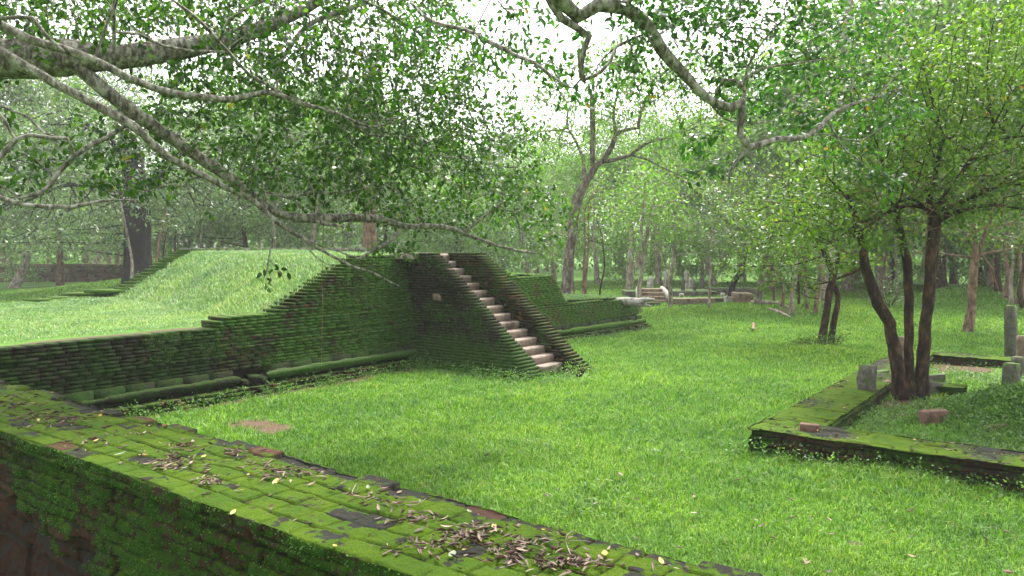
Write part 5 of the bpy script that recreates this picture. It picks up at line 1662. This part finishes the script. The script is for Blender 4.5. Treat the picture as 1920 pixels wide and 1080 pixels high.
for i in range(520):                                   # thinner litter on the kerb of the plot
    if random.random() < .6: a, b = EA + random.uniform(.2, 7), EB + random.uniform(.05, .7)
    else: a, b = EA + random.uniform(.05, .75), EB + random.uniform(.7, 8)
    if fbm(a * 1.7, b * 1.7, 5, 2) < .5: continue
    ln_ = random.uniform(.03, .08)
    curled(lit, ab(a, b, .305 + random.random() * .02), ln_, ln_ * random.uniform(.2, .5), random.uniform(0, 6.28), random.uniform(0, .8), random.uniform(.3, 1.6), 0, random.random())
tag(lit.build('leaf_litter', M['litter'], None, True), 'brown curled dead leaves strewn in drifts along the mossy wall tops', kind='stuff')

ll = MB()                                               # dead leaves lost in the grass
for i in range(90):
    p = on_z(random.uniform(560, 1900), 1080 - 470 * random.random() ** 1.6, .05)
    a, b = to_ab(p[0], p[1])
    if b < bf + .1 or (a < .5 and b < 12) or (a < 3.8 and -.5 < b < 1.8): continue
    ln_ = random.uniform(.035, .09)
    curled(ll, (p[0], p[1], float(gz(p[0], p[1])) + random.uniform(.05, .10)), ln_, ln_ * random.uniform(.3, .6), random.uniform(0, 6.28), random.uniform(0, 1), random.uniform(.2, 1.2), random.gauss(0, .3), .2 + .75 * random.random())
tag(ll.build('lawn_leaves', M['litter'], None, True), 'dead brown and yellow leaves caught here and there in the lawn', kind='stuff')

YL = [(437, 964, .05, 'y'), (517, 905, .065, 'y'), (628, 1027, .045, 'y'), (180, 831, .05, 'y'), (926, 988, .06, 'y'), (1021, 1000, .035, 'y'), (262, 857, .045, 'y'), (382, 858, .06, 'y'), (590, 926, .05, 'y'), (145, 812, .05, 'y'), (72, 788, .05, 'y'), (1240, 1055, .05, 'y'), (870, 1034, .035, 'y'), (330, 795, .05, 'y'), (98, 740, .04, 'y'),
      (1134, 1046, .06, 'o'), (188, 781, .05, 'o'), (62, 759, .04, 'o'), (272, 857, .04, 'o'), (308, 793, .045, 'o'),
      (225, 857, .075, 'g'), (830, 991, .055, 'g'), (848, 1045, .065, 'g'), (345, 875, .05, 'g'), (690, 916, .05, 'g'), (475, 853, .05, 'g'), (880, 953, .05, 'g')]
LB = {'y': ('yellow fallen leaf lying flat on the mossy wall top', 'yellow leaves on the wall top', 'yellow_leaf'),
      'o': ('orange curled fallen leaf on the mossy wall top', 'orange leaves on the wall top', 'orange_leaf'),
      'g': ('greyish green fallen leaf on the mossy wall top', 'green leaves on the wall top', 'green_leaf')}
for px, py, ln_, k in YL:
    p = on_z(px, py, ZT); p[2] = wall_z(p[0], p[1]) + .012
    mb = MB()
    curled(mb, (0, 0, 0), ln_, ln_ * random.uniform(.42, .6), random.uniform(0, 6.28), .5, .5, random.gauss(0, .12), .5)
    o = mb.build('fallen_leaf', M[LB[k][2]], None, True); o.location = tuple(p)
    tag(o, LB[k][0], 'leaf', LB[k][1])

def twig(label, pts, d):
    s = Skel()
    w = []
    for px, py in pts:
        p = on_z(px, py, ZT); p[2] = wall_z(p[0], p[1]) + .012 + random.random() * .01
        w.append((p, d))
    s.line(w, .03, None, .001); s.finish()
    tag(link('twig', s.tubes('twig'), M['bark_pale']), label, 'twig', 'twigs on the wall top')
twig('long pale bent twig across the biggest drift of dead leaves on the wall', [(1080, 985), (1065, 1010), (1062, 1025), (1072, 1050)], .0022)
twig('pale twig running sideways from the long bent twig towards the lawn edge', [(1062, 1022), (1085, 1014), (1108, 1008)], .0018)
twig('short greenish twig left of the long bent twig', [(1017, 1008), (1030, 1018), (1046, 1025)], .0016)
twig('thin curved twig on clean moss right of the middle brick rows', [(660, 928), (668, 910), (682, 905)], .0018)
twig('thin bent twig near the far edge above the big leaf drift', [(760, 955), (780, 952), (800, 940)], .0016)

# ================================================================== light, air, camera
w = bpy.data.worlds.new("World"); SC.world = w; w.use_nodes = True
nt = w.node_tree
bg = nt.nodes['Background']
sky = nt.nodes.new('ShaderNodeTexSky')
sky.sky_type = 'NISHITA'; sky.sun_disc = False
SUN_EL, SUN_AZ = math.radians(58), math.radians(20)        # azimuth from +Y towards +X
sky.sun_elevation = SUN_EL; sky.sun_rotation = SUN_AZ
sky.air_density, sky.dust_density, sky.ozone_density = 1.0, 5.0, 1.0
ov = nt.nodes.new('ShaderNodeHueSaturation')               # overcast: the cloud sheet takes the blue out of the sky
ov.inputs['Saturation'].default_value = .12
ov.inputs['Value'].default_value = 1.0
nt.links.new(sky.outputs[0], ov.inputs['Color'])
nt.links.new(ov.outputs[0], bg.inputs['Color'])
bg.inputs['Strength'].default_value = .15
sl = bpy.data.lights.new('sun', 'SUN'); sl.energy = 1.5; sl.angle = math.radians(10); sl.color = (1, .96, .86)
so = bpy.data.objects.new('sun', sl); COL.objects.link(so)
d = Vector((math.cos(SUN_EL) * math.sin(SUN_AZ), math.cos(SUN_EL) * math.cos(SUN_AZ), math.sin(SUN_EL)))
so.rotation_euler = d.to_track_quat('Z', 'Y').to_euler()
so.location = (0, 0, 60)

hz = MB()
X, Y0, Y1, Z0, Z1 = 430, -430, 430, -3, 22
hz.hexa([(-X, Y0, Z0), (X, Y0, Z0), (X, Y1, Z0), (-X, Y1, Z0), (-X, Y0, Z1), (X, Y0, Z1), (X, Y1, Z1), (-X, Y1, Z1)])
hm = bpy.data.materials.new('haze'); hm.use_nodes = True
t = hm.node_tree; t.nodes.clear()
ou = t.nodes.new('ShaderNodeOutputMaterial'); vo = t.nodes.new('ShaderNodeVolumePrincipled')
vo.inputs['Color'].default_value = (1, 1, .97, 1)
vo.inputs['Density'].default_value = .0008
t.links.new(vo.outputs[0], ou.inputs['Volume'])
tag(hz.build('haze', hm), 'thin humid haze', kind='stuff')

cd = bpy.data.cameras.new('camera'); cam = bpy.data.objects.new('camera', cd); COL.objects.link(cam)
cd.sensor_width = 36; cd.lens = F / 1920 * 36; cd.clip_end = 3000; cd.clip_start = .05
cam.location = tuple(EYE); cam.rotation_euler = (math.pi / 2 - PITCH, 0, 0)
SC.camera = cam
SC.view_settings.view_transform = 'Standard'; SC.view_settings.look = 'None'
SC.view_settings.exposure = 2.15; SC.view_settings.gamma = 1
SC.view_settings.use_curve_mapping = False
cy = SC.cycles
cy.max_bounces = 6; cy.diffuse_bounces = 3; cy.glossy_bounces = 2; cy.transmission_bounces = 4; cy.transparent_max_bounces = 4; cy.volume_bounces = 0
cy.caustics_reflective = False; cy.caustics_refractive = False
